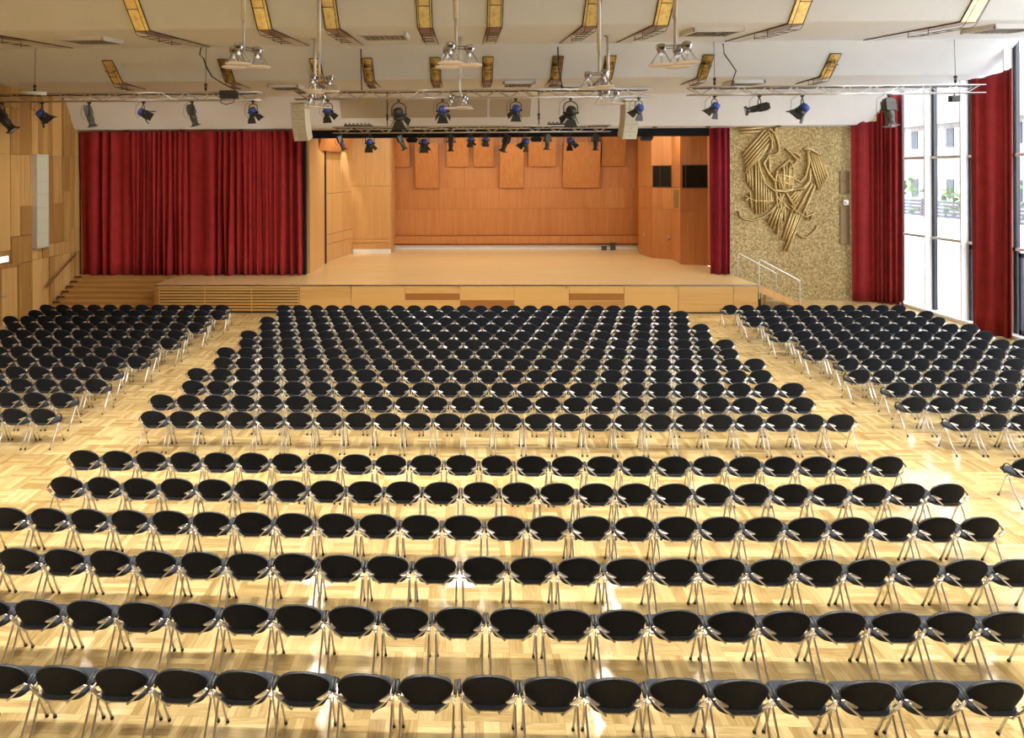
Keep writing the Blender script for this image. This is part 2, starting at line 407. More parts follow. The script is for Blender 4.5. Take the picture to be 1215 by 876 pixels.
# stage interior
iw = MB()
def flat(p0, p1, z0, z1, th=.12, mi=0, tone=.5, builder=None, off=0.):
    b_ = builder or iw
    p0 = V((*p0, 0)); p1 = V((*p1, 0)); d = (p1-p0).normalized(); n = V((-d.y, d.x, 0))
    p0 = p0-n*off; p1 = p1-n*off
    b_.prism([(p0.x, p0.y, z0), (p1.x, p1.y, z0), (p1.x, p1.y, z1), (p0.x, p0.y, z1)], n*th, mi, tone)
random.seed(5)
# rear wall, tiled in big veneer boards
YB = 40.2
iw.box(-4.3, 10.3, YB, YB+.2, ZS, 8.6, 0, .4)
rows = [1.95, 3.5, 4.71, 5.98, 8.5]
for r in range(4):
    x = -4.25
    while x < 10.15:
        w = random.choice([1.2, 1.6, 2.0, 2.5]); x1 = min(x+w, 10.2)
        iw.box(x+.003, x1-.003, YB-.03-.012*random.random(), YB, rows[r]+.012, rows[r+1]-.004, 0, .35+.4*random.random()); x = x1
lg = MB(); lg.box(-4.25, 10.15, YB-.34, YB-.06, 1.50, 1.93, 0, .75); struct(lg.obj('trim_7', M['stagewood']))
iw.box(-4.25, 10.2, YB-.06, YB, ZS+.26, 1.5, 0, .15)
struct(iw.obj('wall_stage_back', M['stagewood']), 'reddish veneer rear wall of the stage')
bs = MB(); bs.box(-4.25, 10.1, YB-.12, YB-.05, ZS, ZS+.25)  # pale colour stands in for the light gap under the rear wall
bs.box(-6.3, -4.15, 38.28, 38.35, ZS, ZS+.22)
struct(bs.obj('light_gap_stage', M['white']), 'pale strip painted for the light gap under the stage back wall')
panels = [(-4.15, -3.2, 7.9, 5.98), (-2.86, -1.51, 7.36, 4.73), (-1.01, .25, 7.9, 5.98), (.55, 1.69, 7.9, 5.98), (2.07, 3.44, 7.3, 4.73), (3.74, 5.34, 7.9, 5.98), (5.74, 7.85, 7.36, 4.73), (7.99, 9.32, 7.9, 5.98)]
pl = ['short one at far left', 'leftmost of the three long ones', 'short one right of the leftmost long one', 'short one just left of the middle long one',
      'middle one of the three long ones', 'short one just left of the widest', 'widest, right of the middle', 'short one at far right']
for (x0, x1, zt, zb), lb in zip(panels, pl):
    lean = .62 if zt < 7.5 else .5
    q = MB(); q.prism([(0, -.05, zb), (x1-x0, -.05, zb), (x1-x0, -.05-lean, zt), (0, -.05-lean, zt)], (0, -.05, 0), 0, .45+.3*random.random())
    for s_ in (.0, x1-x0-.04):
        q.prism([(s_, -.04, zb), (s_, -.05-lean, zt), (s_, -.0, zt)], (.04, 0, 0), 0, .1)  # dark tone paints the shadow wedge at each panel end
    o = q.obj('acoustic_panel', M['stagewood'], loc=(x0, YB-.055, 0))
    tag(o, 'tilted wood panel on stage back wall, '+lb, 'acoustic panel', 'tilted panels on the stage back wall')
# left flats
lf = MB()
def boards(b_, p0, p1, zs, n, off0=.0, tone=(.4, .8)):
    P0, P1 = V(p0), V(p1)
    for i in range(n):
        a = P0.lerp(P1, i/n+.003); c = P0.lerp(P1, (i+1)/n-.003)
        for z0, z1 in zip(zs[:-1], zs[1:]):
            flat(a, c, z0+.01, z1-.01, .05, 0, random.uniform(*tone), b_, .0)
flat((-7.1, 30.5), (-7.1, 33.8), ZS, 8.5, -.15, 0, .6, lf); boards(lf, (-7.1, 33.8), (-7.1, 30.5), (ZS, 2.1, 4, 6, 8.4), 2)
flat((-7.2, 33.9), (-6.38, 38.4), ZS, 8.5, .15, 0, .5, lf); boards(lf, (-6.38, 38.4), (-7.2, 33.9), (ZS, 2.0, 2.5, 4.6, 6.4, 8.4), 3)
lf.box(-6.45, -4.15, 38.4, 38.6, ZS, 8.5, 0, .5)
lf.box(-6.4, -4.2, 38.36, 38.4, ZS+.6, 1.9, 0, .75); lf.box(-6.4, -4.2, 38.35, 38.4, 1.92, 4.9, 0, .55); lf.box(-6.4, -4.2, 38.35, 38.4, 4.92, 8.4, 0, .7)
lf.box(-4.3, -4.1, 38.6, 40.3, ZS, 8.5, 0, .1)
wsl = struct(lf.obj('wall_stage_left', M['cream']), 'light veneer side wall of the stage')
dk = MB(); dk.box(-7.08, -6.9, 33.76, 33.98, ZS, 7.3)  # dark strip painted as the shade of the slot between flats
struct(dk.obj('slot_shade', M['darkgap']))
q = MB(); q.prism([(-6.98, 32.4, 6.75), (-6.3, 36.9, 6.75), (-6.0, 36.9, 7.6), (-6.7, 32.4, 7.6)], (-.04, .0, .02), 0, .6)
q.obj('acoustic_panel', M['stagewood'], wsl)
rf = MB()
seg = [(10.15, 40.2), (9.62, 37.9), (9.82, 36.0), (10.68, 35.4), (10.5, 33.4), (11.65, 33.0), (11.65, 30.4)]
for i, (p, q_) in enumerate(zip(seg[:-1], seg[1:])):
    flat(p, q_, ZS, 8.5, .15, 0, .4, rf)
    n = 1 if i in (0, 3) else 2
    P0, P1 = V(p), V(q_)
    for k in range(n):
        a = P0.lerp(P1, k/n+.005); c = P0.lerp(P1, (k+1)/n-.005)
        for z0, z1 in ((ZS, 3.7), (3.7, 4.85), (4.85, 5.95), (5.95, 8.4)):
            flat(a, c, z0+.01, z1-.01, .04, 0, random.uniform(.2, .8), rf, .035)
struct(rf.obj('wall_stage_right', M['stagewood']), 'zigzag reddish veneer side wall of the stage')
def onseg(i, t, off): 
    p, q_ = V(seg[i]), V(seg[i+1]); d = (q_-p).normalized(); n = V((-d.y, d.x)); r = p.lerp(q_, t)-n*off; return r
for nm, i, t0, t1 in (('window_3', 2, .04, .98), ('window_4', 4, .04, 1.0)):
    q = MB(); flat(onseg(i, t0, .0), onseg(i, t1, .0), 4.88, 5.93, .05, 0, .5, q, .06)
    w = struct(q.obj(nm, M['darkglass']), 'dark booth window high in the stage side wall')
    q = MB()
    for z0, z1 in ((4.84, 4.88), (5.93, 5.97)): flat(onseg(i, t0, 0), onseg(i, t1, 0), z0, z1, .06, 0, .5, q, .07)
    for t in (t0, t0+.36 if i == 2 else t0+.12, t1-.03): flat(onseg(i, t, 0), onseg(i, t+.03, 0), 4.88, 5.93, .06, 0, .5, q, .07)
    q.obj('window_frame', M['bronze'], w)
for nm, i, t in (('door_2', 1, .45), ('door_3', 2, .8)):
    q = MB(); flat(onseg(i, .08, 0), onseg(i, .94, 0), ZS+.02, 3.6, .02, 0, .35, q, .05)
    d = struct(q.obj(nm, M['stagewood']))
    q = MB(); p = onseg(i, t, .08); p2 = onseg(i, t+.12, .08); q.tube([(p.x, p.y, 2.25), (p2.x, p2.y, 2.25)], .02, 6); q.tube([(p.x, p.y, 2.1), (p.x, p.y, 2.4)], .015, 6); q.obj('door_handle', M['chrome'], d)
q = MB(); a_, b_ = onseg(3, .3, .06), onseg(3, .75, .06)
flat(a_, b_, 3.85, 4.75, .03, 0, .5, q, .0); tag(q.obj('ventilation_grille', M['brown']), 'narrow brown grille between the two dark booth windows', 'grille')
# stage ceiling and valance
sc_ = MB(); sc_.box(-7.4, 11.9, 30.55, 40.6, 8.5, 8.65)
struct(sc_.obj('ceiling_stage', M['blackcloth']))
vl = MB(); vl.box(-6.96, 10.75, 30.28, 30.40, 7.2, 7.72)
tag(vl.obj('stage_valance', M['blackcloth']), 'black cloth valance across the top of the stage opening', 'valance')
for x, yy, lb in ((-2.45, 31.8, 'left'), (3.35, 31.8, 'middle'), (8.35, 31.4, 'right')):
    q = MB(); q.prism([(-.3, 0, 0), (-.2, 0, -.16), (.2, 0, -.16), (.3, 0, 0), (0, 0, .12)], (0, .3, 0)); q.tube([(0, .15, .05), (0, .15, 1.27)], .02, 6)
    tag(q.obj('stage_monitor', M['black'], loc=(x, yy, 7.22)), 'small black wedge hanging under the black valance, %smost of the three' % lb if lb != 'middle' else 'small black wedge hanging under the black valance, middle one of three', 'speaker', 'small wedges under the valance')
for x, h, lb in ((8.05, .22, 'smaller'), (8.55, .42, 'taller')):
    q = MB(); q.box(-.13, .13, -.1, .1, 0, h); q.box(-.10, .10, -.115, -.1, .03, h-.03, 1)
    tag(q.obj('floor_box', [M['black'], M['greymetal']], loc=(x, YB-.55, ZS)), 'the %s of two black boxes on the stage floor at back right' % lb, 'box')

# ------------------------------------------------------------------ curtains
def curtain(name, path, z0, z1, wl, amp, seed, m, label, cat='curtain', group=None, ztop=None):
    rnd = random.Random(seed)
    P = [V(p) for p in path]; L = [0]
    for a, b_ in zip(P[:-1], P[1:]): L.append(L[-1]+(b_-a).length)
    tot = L[-1]; n = int(tot/(wl/7.))
    # irregular folds: phase advances at a varying rate
    ph = 0; pts = []
    comps = [(rnd.uniform(.6, 1.6), rnd.uniform(0, 6.28)) for _ in range(4)]
    for i in range(n+1):
        s_ = tot*i/n; k = 0
        while k < len(L)-2 and s_ > L[k+1]: k += 1
        t = (s_-L[k])/(L[k+1]-L[k]); p = P[k].lerp(P[k+1], t); d = (P[k+1]-P[k]).normalized(); nr = V((-d.y, d.x))
        rate = 1+.65*math.sin(s_*comps[0][0]*1.6+comps[0][1])+.45*math.sin(s_*comps[1][0]*3.7+comps[1][1])
        ph += 2*PI/7.*max(.28, rate)
        am = amp*(.65+.35*math.sin(s_*comps[2][0]*1.7+comps[2][1]))
        w = math.sin(ph); w = math.copysign(abs(w)**.6, w)
        pts.append((p, nr, w*am+.3*amp*math.sin(ph*.37+comps[3][1]), d, ph, am))
    mb = MB(); NZ = 10; vs = []
    for side in (0, .012):
        for j in range(NZ+1):
            tz = j/NZ; 
            for i, (p, nr, o, d, ph, am) in enumerate(pts):
                zt = z1 if ztop is None else ztop(i/n)
                z = z0+(zt-z0)*tz
                f = 1-.35*tz
                sway = .10*amp*math.sin(ph*.21+tz*5)+.25*am*math.sin(ph*.5+tz*2.1)*(1-tz)
                q_ = p+nr*(o*f+sway+side)+d*(.12*amp*math.cos(ph*.63+tz*3))
                vs.append((q_.x, q_.y, z))
    W = n+1; fs = []
    S = W*(NZ+1)
    for j in range(NZ):
        for i in range(n):
            a = j*W+i; fs.append((a, a+1, a+W+1, a+W)); fs.append((S+a, S+a+W, S+a+W+1, S+a+1))
    for i in range(n):
        fs.append((i, S+i, S+i+1, i+1)); a = NZ*W+i; fs.append((a, a+1, S+a+1, S+a))
    for j in range(NZ):
        a = j*W; fs.append((a, a+W, S+a+W, S+a)); a = j*W+n; fs.append((a, S+a, S+a+W, a+W))
    mb.add(vs, fs, 0, .5, True)
    return tag(mb.obj(name, m), label, cat, group)
big = curtain('stage_curtain', [(XL+.26, 29.96), (-12, 29.96), (-7.12, 29.98)], ZS+.015, 7.535, .28, .26, 3, M['red'], 'wide closed dark red velvet curtain left of the stage opening')
q = MB(); q.box(-7.13, -7.03, 30.0, 30.25, ZS+.01, 7.5); q.obj('edge_strip', M['blackcloth'], big)
curtain('stage_curtain', [(10.72, 30.1), (11.5, 29.95)], ZS+.015, 7.535, .28, .12, 8, M['wine'], 'narrow wine red curtain between the stage and the gold wall')
curtain('window_curtain', [(16.7, 29.95), (17.4, 29.7), (18.28, 29.0)], .02, 8.8, .15, .12, 21, M['redday'], 'red curtain between the gold wall and the tall windows', ztop=lambda t: 7.75 if t < .5 else 8.9)
curtain('window_curtain', [(17.42, 23.95), (17.85, 23.6), (18.2, 23.2)], .02, 8.7, .15, .11, 33, M['redday'], 'red curtain gathered between the two tall windows at right', ztop=lambda t: 8.78 + (.35*max(0, t-.3)))

# ------------------------------------------------------------------ window wall (right)
def window(name, ys, skip=0):
    g = MB()
    for a, b_ in zip(ys[:-1], ys[1:]):
        g.box(XR+.06, XR+.075, a+.09, b_-.17, .12, 2.92); g.box(XR+.06, XR+.075, a+.09, b_-.17, 3.02, 6.1); g.box(XR+.06, XR+.075, a+.09, b_-.17, 6.2, 11.0)
    fr = MB()
    fr.box(XR-.02, XR+.14, ys[0]-.17, ys[-1]+.17, 0, .12)
    for z in (2.97, 6.15): fr.box(XR-.06, XR+.12, ys[0]-.17, ys[-1]+.17, z-.05, z+.05)
    w = struct(fr.obj(name, M['alupaint']), 'tall glazed window bay in the right wall')
    g.obj('window_glass', M['clear'], w)
    for y in ys[:len(ys)-skip]:
        q = MB(); q.box(XR-.30, XR, y-.03, y+.03, .02, 11.0, 0); q.box(XR-.02, XR+.10, y-.17, y-.03, .02, 11.0, 1); q.box(XR, XR+.10, y-.03, y+.09, .02, 11.0, 1)
        q.obj('mullion', [M['whitemetal'], M['steel']], w)
    return w
window('window_1', [23.66, 25.70, 27.68, 29.7])
window('window_2', [7.6, 9.6, 11.6, 13.6, 15.6, 17.6, 19.64, 21.66, 23.66], 1)
ws = MB(); ws.box(XR-.06, XR+.14, 29.8, 30.3, 0, 11, 0); ws.box(XR-.06, XR+.14, -3.5, 7.5, 0, 11.1, 1)  # rear stretch: unseen solid wall added to cut window light on the ceiling
struct(ws.obj('wall_window_side', [M['whitemetal'], M['backwall']]))
# low frames inside the bottom pane (door leaf at right)
q = MB()
for y0, y1 in ((22.1, 22.2), (23.28, 23.38)): q.box(XR-.05, XR+.05, y0, y1, .1, 2.86)
q.box(XR-.05, XR+.05, 22.1, 23.38, 2.72, 2.86); q.box(XR-.05, XR+.05, 22.1, 23.38, .1, .26)
struct(q.obj('door_4', M['steel']), 'dark framed glass door in the right window')
q = MB()
for y0, y1 in ((24.2, 24.3), (25.5, 25.6)): q.box(XR-.05, XR+.05, y0, y1, .1, 2.86)
q.box(XR-.05, XR+.05, 24.2, 25.6, 2.74, 2.86)
struct(q.obj('door_5', M['steel']))
sl = MB(); sl.box(XR-.35, XR-.03, -3.3, 29.9, 0, .12)
struct(sl.obj('baseboard_right', M['white']))

# outside the windows
og = MB(); og.box(XR+.2, 80, -10, 110, -.3, -.05); struct(og.obj('terrace', M['paving']), 'pale paving outside the windows')
rw = MB(); rw.box(25.8, 26.1, 10, 60, -.05, 3.05); struct(rw.obj('outside_wall', M['render']), 'white garden wall outside the windows')
fn = empty('slat_fence', (25.95, 35, 3.05), 'grey slatted fence on the white wall outside the windows', 'fence')
for k in range(5):
    q = MB(); q.box(-.03, .03, -20, 20, .04+k*.19, .16+k*.19); q.obj('slat', M['slate'], fn)
for k in range(9):
    q = MB(); q.box(.03, .09, -18+k*4.5, -17.9+k*4.5, 0, 1.0); q.obj('fence_post', M['slate'], fn)
rnd = random.Random(4)
hd = MB()
for k in range(900):
    y = rnd.uniform(22, 52); x = 27.4+rnd.uniform(-.6, .6); z = rnd.uniform(0, 1)**.7*(5.0+.5*math.sin(y*.9)); s_ = rnd.uniform(.12, .3)
    r = Matrix.Translation((x, y, z)) @ Matrix.Rotation(rnd.uniform(0, 6), 4, V((rnd.random(), rnd.random(), rnd.random())).normalized())
    hd.add([r @ V((-s_, -s_*.5, 0)), r @ V((s_, -s_*.5, 0)), r @ V((s_*.6, s_*.5, .08)), r @ V((-s_*.6, s_*.5, .08))], [(0, 1, 2, 3)])
tag(hd.obj('hedge', M['hedge']), 'leafy hedge behind the slatted fence outside', 'hedge', kind='stuff')
hs = empty('house', (40, 55, 0), 'pale house with small windows seen through the tall windows', 'house')
q = MB(); q.box(0, 8, -28, 28, 0, 9.6); q.obj('house_wall', M['brick'], hs)
q = MB(); q.prism([(-.8, -28.5, 9.5), (4, -28.5, 15), (8.8, -28.5, 9.5)], (0, 57, 0)); q.obj('roof', M['roof'], hs)
for k in range(12):
    for zz in (3.4, 7.6):
        q = MB(); q.box(-.06, 0, -26+k*4.4, -24.6+k*4.4, zz, zz+1.5); w = q.obj('window', M['white'], hs)
        q = MB(); q.box(-.08, -.06, -25.9+k*4.4, -24.7+k*4.4, zz+.1, zz+1.4); q.obj('pane', mat('house pane', (.2, .23, .3), .2) if k == 0 and zz == 3.4 else bpy.data.materials['house pane'], w)
        q = MB(); q.box(-.1, 0, -26.9+k*4.4, -26.1+k*4.4, zz, zz+1.5); q.box(-.1, 0, -24.5+k*4.4, -23.7+k*4.4, zz, zz+1.5); q.obj('shutter', M['slate'], w)

# ------------------------------------------------------------------ mural on the gold wall
eg = empty('eagle_relief', (14.0, YW-.05, 4.8), 'golden eagle relief with spread wings on the hammered gold wall', 'relief')
def EP(zx, zy): return (11.77+.006162*zx-14.0, 7.63-.006322*zy-4.8)
def bar(mb, pts, w=7., d=.06, n=6):
    p = [EP(*q_) for q_ in pts]
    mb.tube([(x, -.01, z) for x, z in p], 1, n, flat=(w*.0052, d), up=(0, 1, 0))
    mb.tube([(x, .045, z) for x, z in p], 1, 4, mi=1, flat=(w*.0052+.034, .012), up=(0, 1, 0), smooth=False)  # wider dark plate paints shade around each raised bar
def feathers(name, lines, w=7., d=.07):
    mb = MB()
    for l in lines: bar(mb, l, w, d)
    return mb.obj(name, [M['ridge'], M['relief_shade']], eg)
feathers('wing_feathers', [[(215, 32), (62, 203)], [(232, 48), (70, 228)], [(240, 68), (76, 252)], [(244, 92), (82, 278)], [(242, 122), (82, 305)], [(236, 152), (78, 326)], [(22, 6), (240, 0)], [(34, 26), (205, 14)], [(48, 48), (185, 38)]], 6.5)
feathers('wing_feathers', [[(92, 325), (95, 395)], [(106, 305), (110, 422)], [(122, 290), (128, 442)], [(150, 255), (152, 612)], [(169, 275), (172, 608)], [(188, 320), (190, 604)], [(206, 370), (208, 596)], [(222, 415), (225, 588)], [(240, 440), (240, 565)], [(256, 455), (254, 535)]], 5.5)
feathers('wing_feathers', [[(522, 205), (592, 440)], [(537, 198), (604, 425)], [(552, 196), (618, 412)], [(566, 200), (630, 395)], [(582, 205), (641, 375)], [(596, 216), (648, 352)]], 6.)
feathers('wing_feathers', [[(565, 415), (432, 720)], [(545, 402), (412, 640)], [(521, 395), (398, 600)], [(497, 430), (420, 575)], [(472, 448), (402, 556)], [(452, 455), (394, 528)], [(432, 455), (390, 500)]], 6.5)
feathers('tail_feathers', [[(400, 602), (338, 782)], [(420, 608), (355, 786)], [(440, 612), (372, 790)], [(455, 615), (348, 862)], [(470, 625), (366, 868)]], 6.5)
feathers('tail_feathers', [[(300, 530), (237, 662)], [(308, 560), (252, 695)], [(318, 572), (272, 712)], [(330, 560), (297, 752)], [(340, 560), (322, 700)], [(350, 540), (352, 662)], [(322, 470), (326, 640)], [(330, 520), (384, 580)], [(290, 470), (340, 560)]], 5.)
b1 = MB()
for l in ([(245, 122), (200, 190), (165, 246), (185, 320), (215, 400), (280, 450), (350, 456), (430, 442)], [(250, 200), (206, 260), (240, 332), (286, 386)], [(245, 205), (248, 330)],
          [(300, 310), (385, 240), (415, 292), (405, 440), (290, 450), (284, 400), (300, 310)], [(300, 310), (340, 440)], [(345, 275), (345, 450)], [(385, 290), (375, 450)], [(410, 360), (290, 330)], [(410, 410), (300, 380)],
          [(515, 190), (520, 262), (500, 350), (462, 392), (426, 372), (410, 310)], [(532, 300), (525, 380), (482, 432), (420, 445)], [(290, 450), (300, 560), (345, 470)], [(360, 460), (420, 560)], [(385, 300), (440, 250)]):
    bar(b1, l, 6., .1)
for l in ([(312, 330), (318, 435)], [(330, 318), (332, 438)], [(352, 300), (355, 440)], [(368, 285), (366, 445)], [(392, 270), (388, 440)], [(402, 300), (398, 430)]): bar(b1, l, 5.5, .05)
b1.obj('body', [M['ridge'], M['relief_shade']], eg)
b2 = MB()
for l in ([(236, 32), (252, 22), (285, 60), (312, 130), (314, 180), (290, 200), (250, 205)], [(238, 40), (262, 100), (265, 150), (240, 190)], [(262, 60), (280, 120)], [(360, 155), (400, 195), (440, 240)], [(380, 175), (440, 195), (462, 220)], [(290, 0), (285, 60)]):
    bar(b2, l, 6., .1)
b2.obj('head', [M['ridge'], M['relief_shade']], eg)
b3 = MB()
for l in ([(490, 168), (512, 152), (600, 205)], [(500, 185), (525, 180), (520, 165), (500, 170)], [(595, 442), (652, 352), (602, 212)]): bar(b3, l, 6., .1)
b3.obj('wing_tip', [M['ridge'], M['relief_shade']], eg)
for grp_ in (([(272, 520), (150, 520), (72, 486)], [(110, 462), (122, 568)], [(72, 520), (102, 500)], [(272, 500), (215, 548)]), ([(395, 552), (430, 590), (500, 632), (552, 610)], [(500, 592), (512, 652)], [(530, 650), (558, 602)])):
    b4 = MB()
    for l in grp_: bar(b4, l, 4.5, .06)
    b4.obj('claw', [M['ridge'], M['relief_shade']], eg)
for l in ([(32, 590), (38, 622), (70, 645), (130, 656), (200, 632), (250, 600), (285, 560)], [(438, 745), (470, 768), (505, 775), (548, 742), (570, 715), (580, 690)]):
    b5 = MB(); bar(b5, l, 4., .05); b5.obj('ribbon', [M['ridge'], M['relief_shade']], eg)
wsp = empty('wall_speaker', (16.54, YW, 4.0), 'narrow brown column speaker let into the gold wall', 'loudspeaker')
for z0, z1 in ((.65, 1.15), (1.17, 1.62), (-1.55, .1)):
    q = MB(); q.box(-.2, .2, -.04, 0, z0, z1); q.obj('speaker_grille', M['brown'], wsp)
q = MB(); q.box(-.1, .1, -.14, -.03, -.11, .11); q.lathe([(.07, 0), (.07, .05)], 12, 0, Matrix.Translation((0, -.14, 0)) @ Matrix.Rotation(PI/2, 4, 'X')); q.tube([(.05, -.06, .1), (.08, -.06, .17)], .012, 6)
tag(q.obj('wall_sensor', M['white'], loc=(16.54, YW-.0, 4.27)), 'small white box on the brown strip of the gold wall', 'sensor')

# ------------------------------------------------------------------ ceiling light channels
def channel(xc, row, label):
    if row == 1:
        A, B, D = V((0, 17.45, 11.04)), V((0, 18.76, 9.645)), V((0, 23.2, 10.015)); w = .19
    else:
        A, B, D = V((0, 23.70, 9.655)), V((0, 24.46, 8.965)), V((0, 26.2, 8.955)); w = .165
    r = empty('light_channel', (xc, B.y, B.z), label, 'ceiling light channel', 'mirrored light channels in the ceiling')
    def L(p, o=0.): return p-V((0, B.y, B.z))
    t = (B-A).normalized(); n = V((0, t.z, -t.y)); n = n if n.z < 0 else -n
    q = MB(); a, b_ = L(A)+n*.004, L(B)+n*.004
    q.prism([a+V((-w, 0, 0)), a+V((w, 0, 0)), b_+V((w, 0, 0)), b_+V((-w, 0, 0))], n*.03); q.obj('gold_panel', M['gold' if row == 1 or xc < -12 else 'gold_reflect'], r)
    t2 = (D-B).normalized(); n2 = V((0, t2.z, -t2.y)); n2 = n2 if n2.z < 0 else -n2
    c = L(B)+n2*.004; m_ = c+t2*((D-B).length*.45); d = c+t2*(D-B).length
    q = MB(); q.prism([c+V((-w, 0, 0)), c+V((w, 0, 0)), m_+V((w, 0, 0)), m_+V((-w, 0, 0))], n2*.03); q.obj('copper_panel', M['copper'], r)
    q = MB(); q.prism([m_+V((-w, 0, 0)), m_+V((w, 0, 0)), d+V((w, 0, 0)), d+V((-w, 0, 0))], n2*.03); q.obj('metal_panel', M['alupaint'], r)
    q = MB()
    for s_ in (-w-.015, w+.015):
        q.tube([a+V((s_, 0, 0))+n*.02, b_+V((s_, 0, 0))+n*.02], .015, 5); q.tube([c+V((s_, 0, 0))+n2*.02, d+V((s_, 0, 0))+n2*.02], .015, 5)
    q.tube([a+V((-w, 0, 0))+n*.02, a+V((w, 0, 0))+n*.02], .015, 5)
    q.obj('channel_edge', M['bronze'], r)
    q = MB(); LL = (B-A).length
    for k, f in enumerate((.45, .62)):
        p = a+t*LL*f+n*.14; q.tube([p+V((-w+.02, 0, 0)), p+V((w-.02, 0, 0))], .012, 6)
    for s_ in (-w+.04, w-.04):
        p = a+t*LL*.45+n*.04; q.tube([p+V((s_, 0, 0)), p+n*.16+V((s_, 0, 0))-t*.12], .018, 6)
        p = a+t*LL*.45+n*.13; q.tube([p+V((s_, 0, 0)), b_+n*.14+V((s_, 0, 0)), c+n2*.16+V((s_, 0, 0)), c+t2*(D-B).length*.5+n2*.16+V((s_, 0, 0))], .009, 5)
    for f in (.04, .16, .28, .40, .5):
        p = c+t2*(D-B).length*f+n2*.16; q.tube([p+V((-w+.02, 0, 0)), p+V((w-.02, 0, 0))], .010, 5)
    for f in (.3, .5):
        p = c+t2*(D-B).length*f; q.tube([p+V((-w+.04, 0, 0)), p+n2*.2+V((-w+.04, 0, 0))], .010, 5)
    q.obj('rod_bracket', M['bronze'], r)
xs1 = [-13.7, -8.93, -5.5, -3.62, -1.06, .85, 3.45, 5.37, 8.98, 13.56]; xs2 = [-12.55, -8.44, -5.2, -3.38, -1.0, .84, 3.27, 5.08, 8.42, 12.72]
for i, x in enumerate(xs1): channel(x, 1, 'gold mirrored channel, %s from the left in the upper ceiling row' % ORD[i+1])
for i, x in enumerate(xs2): channel(x, 2, 'gold mirrored channel, %s from the left in the lower ceiling row' % ORD[i+1])

# louvre luminaires
def louvre(x, y, z, w, d, lb, slope=0.):
    r = empty('ceiling_luminaire', (x, y, z), lb, 'ceiling lamp', 'louvred ceiling lamps'); r.rotation_euler = (slope, 0, 0)
    q = MB(); q.box(-w/2, w/2, -d/2, d/2, -.045, .0); q.box(-w/2, -w/2+.06, -d/2, d/2, -.13, -.045); q.box(w/2-.06, w/2, -d/2, d/2, -.13, -.045); q.box(-w/2, w/2, d/2-.06, d/2, -.13, -.045); q.box(-w/2, w/2, -d/2, -d/2+.06, -.13, -.045)
    q.obj('housing', M['white'], r)
    q = MB(); q.box(-w/2+.06, w/2-.06, -d/2+.06, d/2-.06, -.05, -.046); q.obj('lamp_tray', M['hatch'], r)
    q = MB()
    for k in range(9):
        xx = -w/2+.1+(w-.2)*k/8; q.box(xx-.012, xx+.012, -d/2+.07, d/2-.07, -.12, -.05)
    for k in range(3):
        yy = -d/2+.07+(d-.14)*k/2; q.box(-w/2+.07, w/2-.07, yy-.01, yy+.01, -.11, -.05)
    q.obj('louvre', M['louver'], r)
sl1 = math.atan(.084)
for x, y, lb in ((-11.4, 20.6, 'leftmost louvred lamp in the upper ceiling fold'), (-2.35, 20.2, 'louvred lamp left of the middle in the upper ceiling fold'), (7.2, 20.1, 'louvred lamp right of the middle in the upper ceiling fold'), (15.5, 20.1, 'louvred lamp at the right edge of the upper ceiling fold')):
    louvre(x, y, 9.65+(y-18.82)*.084, 1.4, 1.35, lb, sl1)
for x, y, lb in ((-6.7, 25.6, 'leftmost louvred lamp in the lower ceiling strip'), (2.0, 25.2, 'louvred lamp near the middle of the lower ceiling strip'), (4.15, 26.2, 'second louvred lamp near the middle of the lower ceiling strip, further right'), (10.3, 25.5, 'rightmost louvred lamp in the lower ceiling strip')):
    louvre(x, y, 8.955, 1.15, 1.1, lb)

# ------------------------------------------------------------------ pendant clusters
def ceil_z(y):
    for (y0, z0), (y1, z1) in zip(prof[:-1], prof[1:]):
        if y0 <= y <= y1 and y1 > y0: return z0+(z1-z0)*(y-y0)/(y1-y0)
    return 11
LAMPS = []
def pendant(x, y, zh, rot, lb):
    r = empty('pendant_lamp', (x, y, zh), lb, 'pendant lamp', 'pendant lamps with three discs'); zc = ceil_z(y)-zh-.01
    q = MB(); q.tube([(0, 0, -.05), (0, 0, .55)], .03, 10); q.tube([(0, 0, .55), (0, 0, zc)], .05, 10); q.lathe([(.12, zc-.03), (.12, zc)], 12); q.obj('pole', M['alupaint'], r)
    for k in range(3):
        a = rot+k*2*PI/3; c = V((math.cos(a)*.27, math.sin(a)*.27, 0))
        T = Matrix.Translation(c)
        q = MB(); q.tube([(0, 0, .02), tuple(c*.9+V((0, 0, .02)))], .014, 6); q.tube([(0, 0, -.03), tuple(c*.9+V((0, 0, -.03)))], .014, 6); q.obj('arm', M['lampmetal'], r)
        q = MB(); q.lathe([(.04, -.09), (.085, -.08), (.075, -.06), (.1, -.045), (.088, -.03), (.108, -.01), (.092, .005), (.1, .02), (.085, .035), (.08, .05), (.04, .065)], 16, 0, T); hd_ = q.obj('lamp_head', M['lampmetal'], r)
        q = MB()
        for j in range(6):
            b_ = 2*PI*j/6+.3; q.tube([tuple(c+V((math.cos(b_)*.06, math.sin(b_)*.06, -.1))), tuple(c+V((math.cos(b_)*.235, math.sin(b_)*.235, -.345)))], .006, 5)
        q.lathe([(.065, -.115), (.07, -.105)], 12, 0, T); q.obj('stay', M['lampmetal'], hd_)
        q = MB(); q.lathe([(.02, -.17), (.028, -.14), (.02, -.09)], 10, 0, T); q.obj('bulb', M['bulb'], hd_)
        q = MB(); q.lathe([(.01, -.352), (.24, -.352), (.25, -.345), (.24, -.335), (.01, -.345)], 24, 0, T); q.obj('disc', M['lampglass'], hd_)
    LAMPS.append((x, y, zh-.45))
pendant(-4.29, 13.2, 8.07, .5, 'three-disc pendant lamp at left in the nearest row')
pendant(-.15, 13.2, 8.05, .15, 'three-disc pendant lamp in the middle of the nearest row')
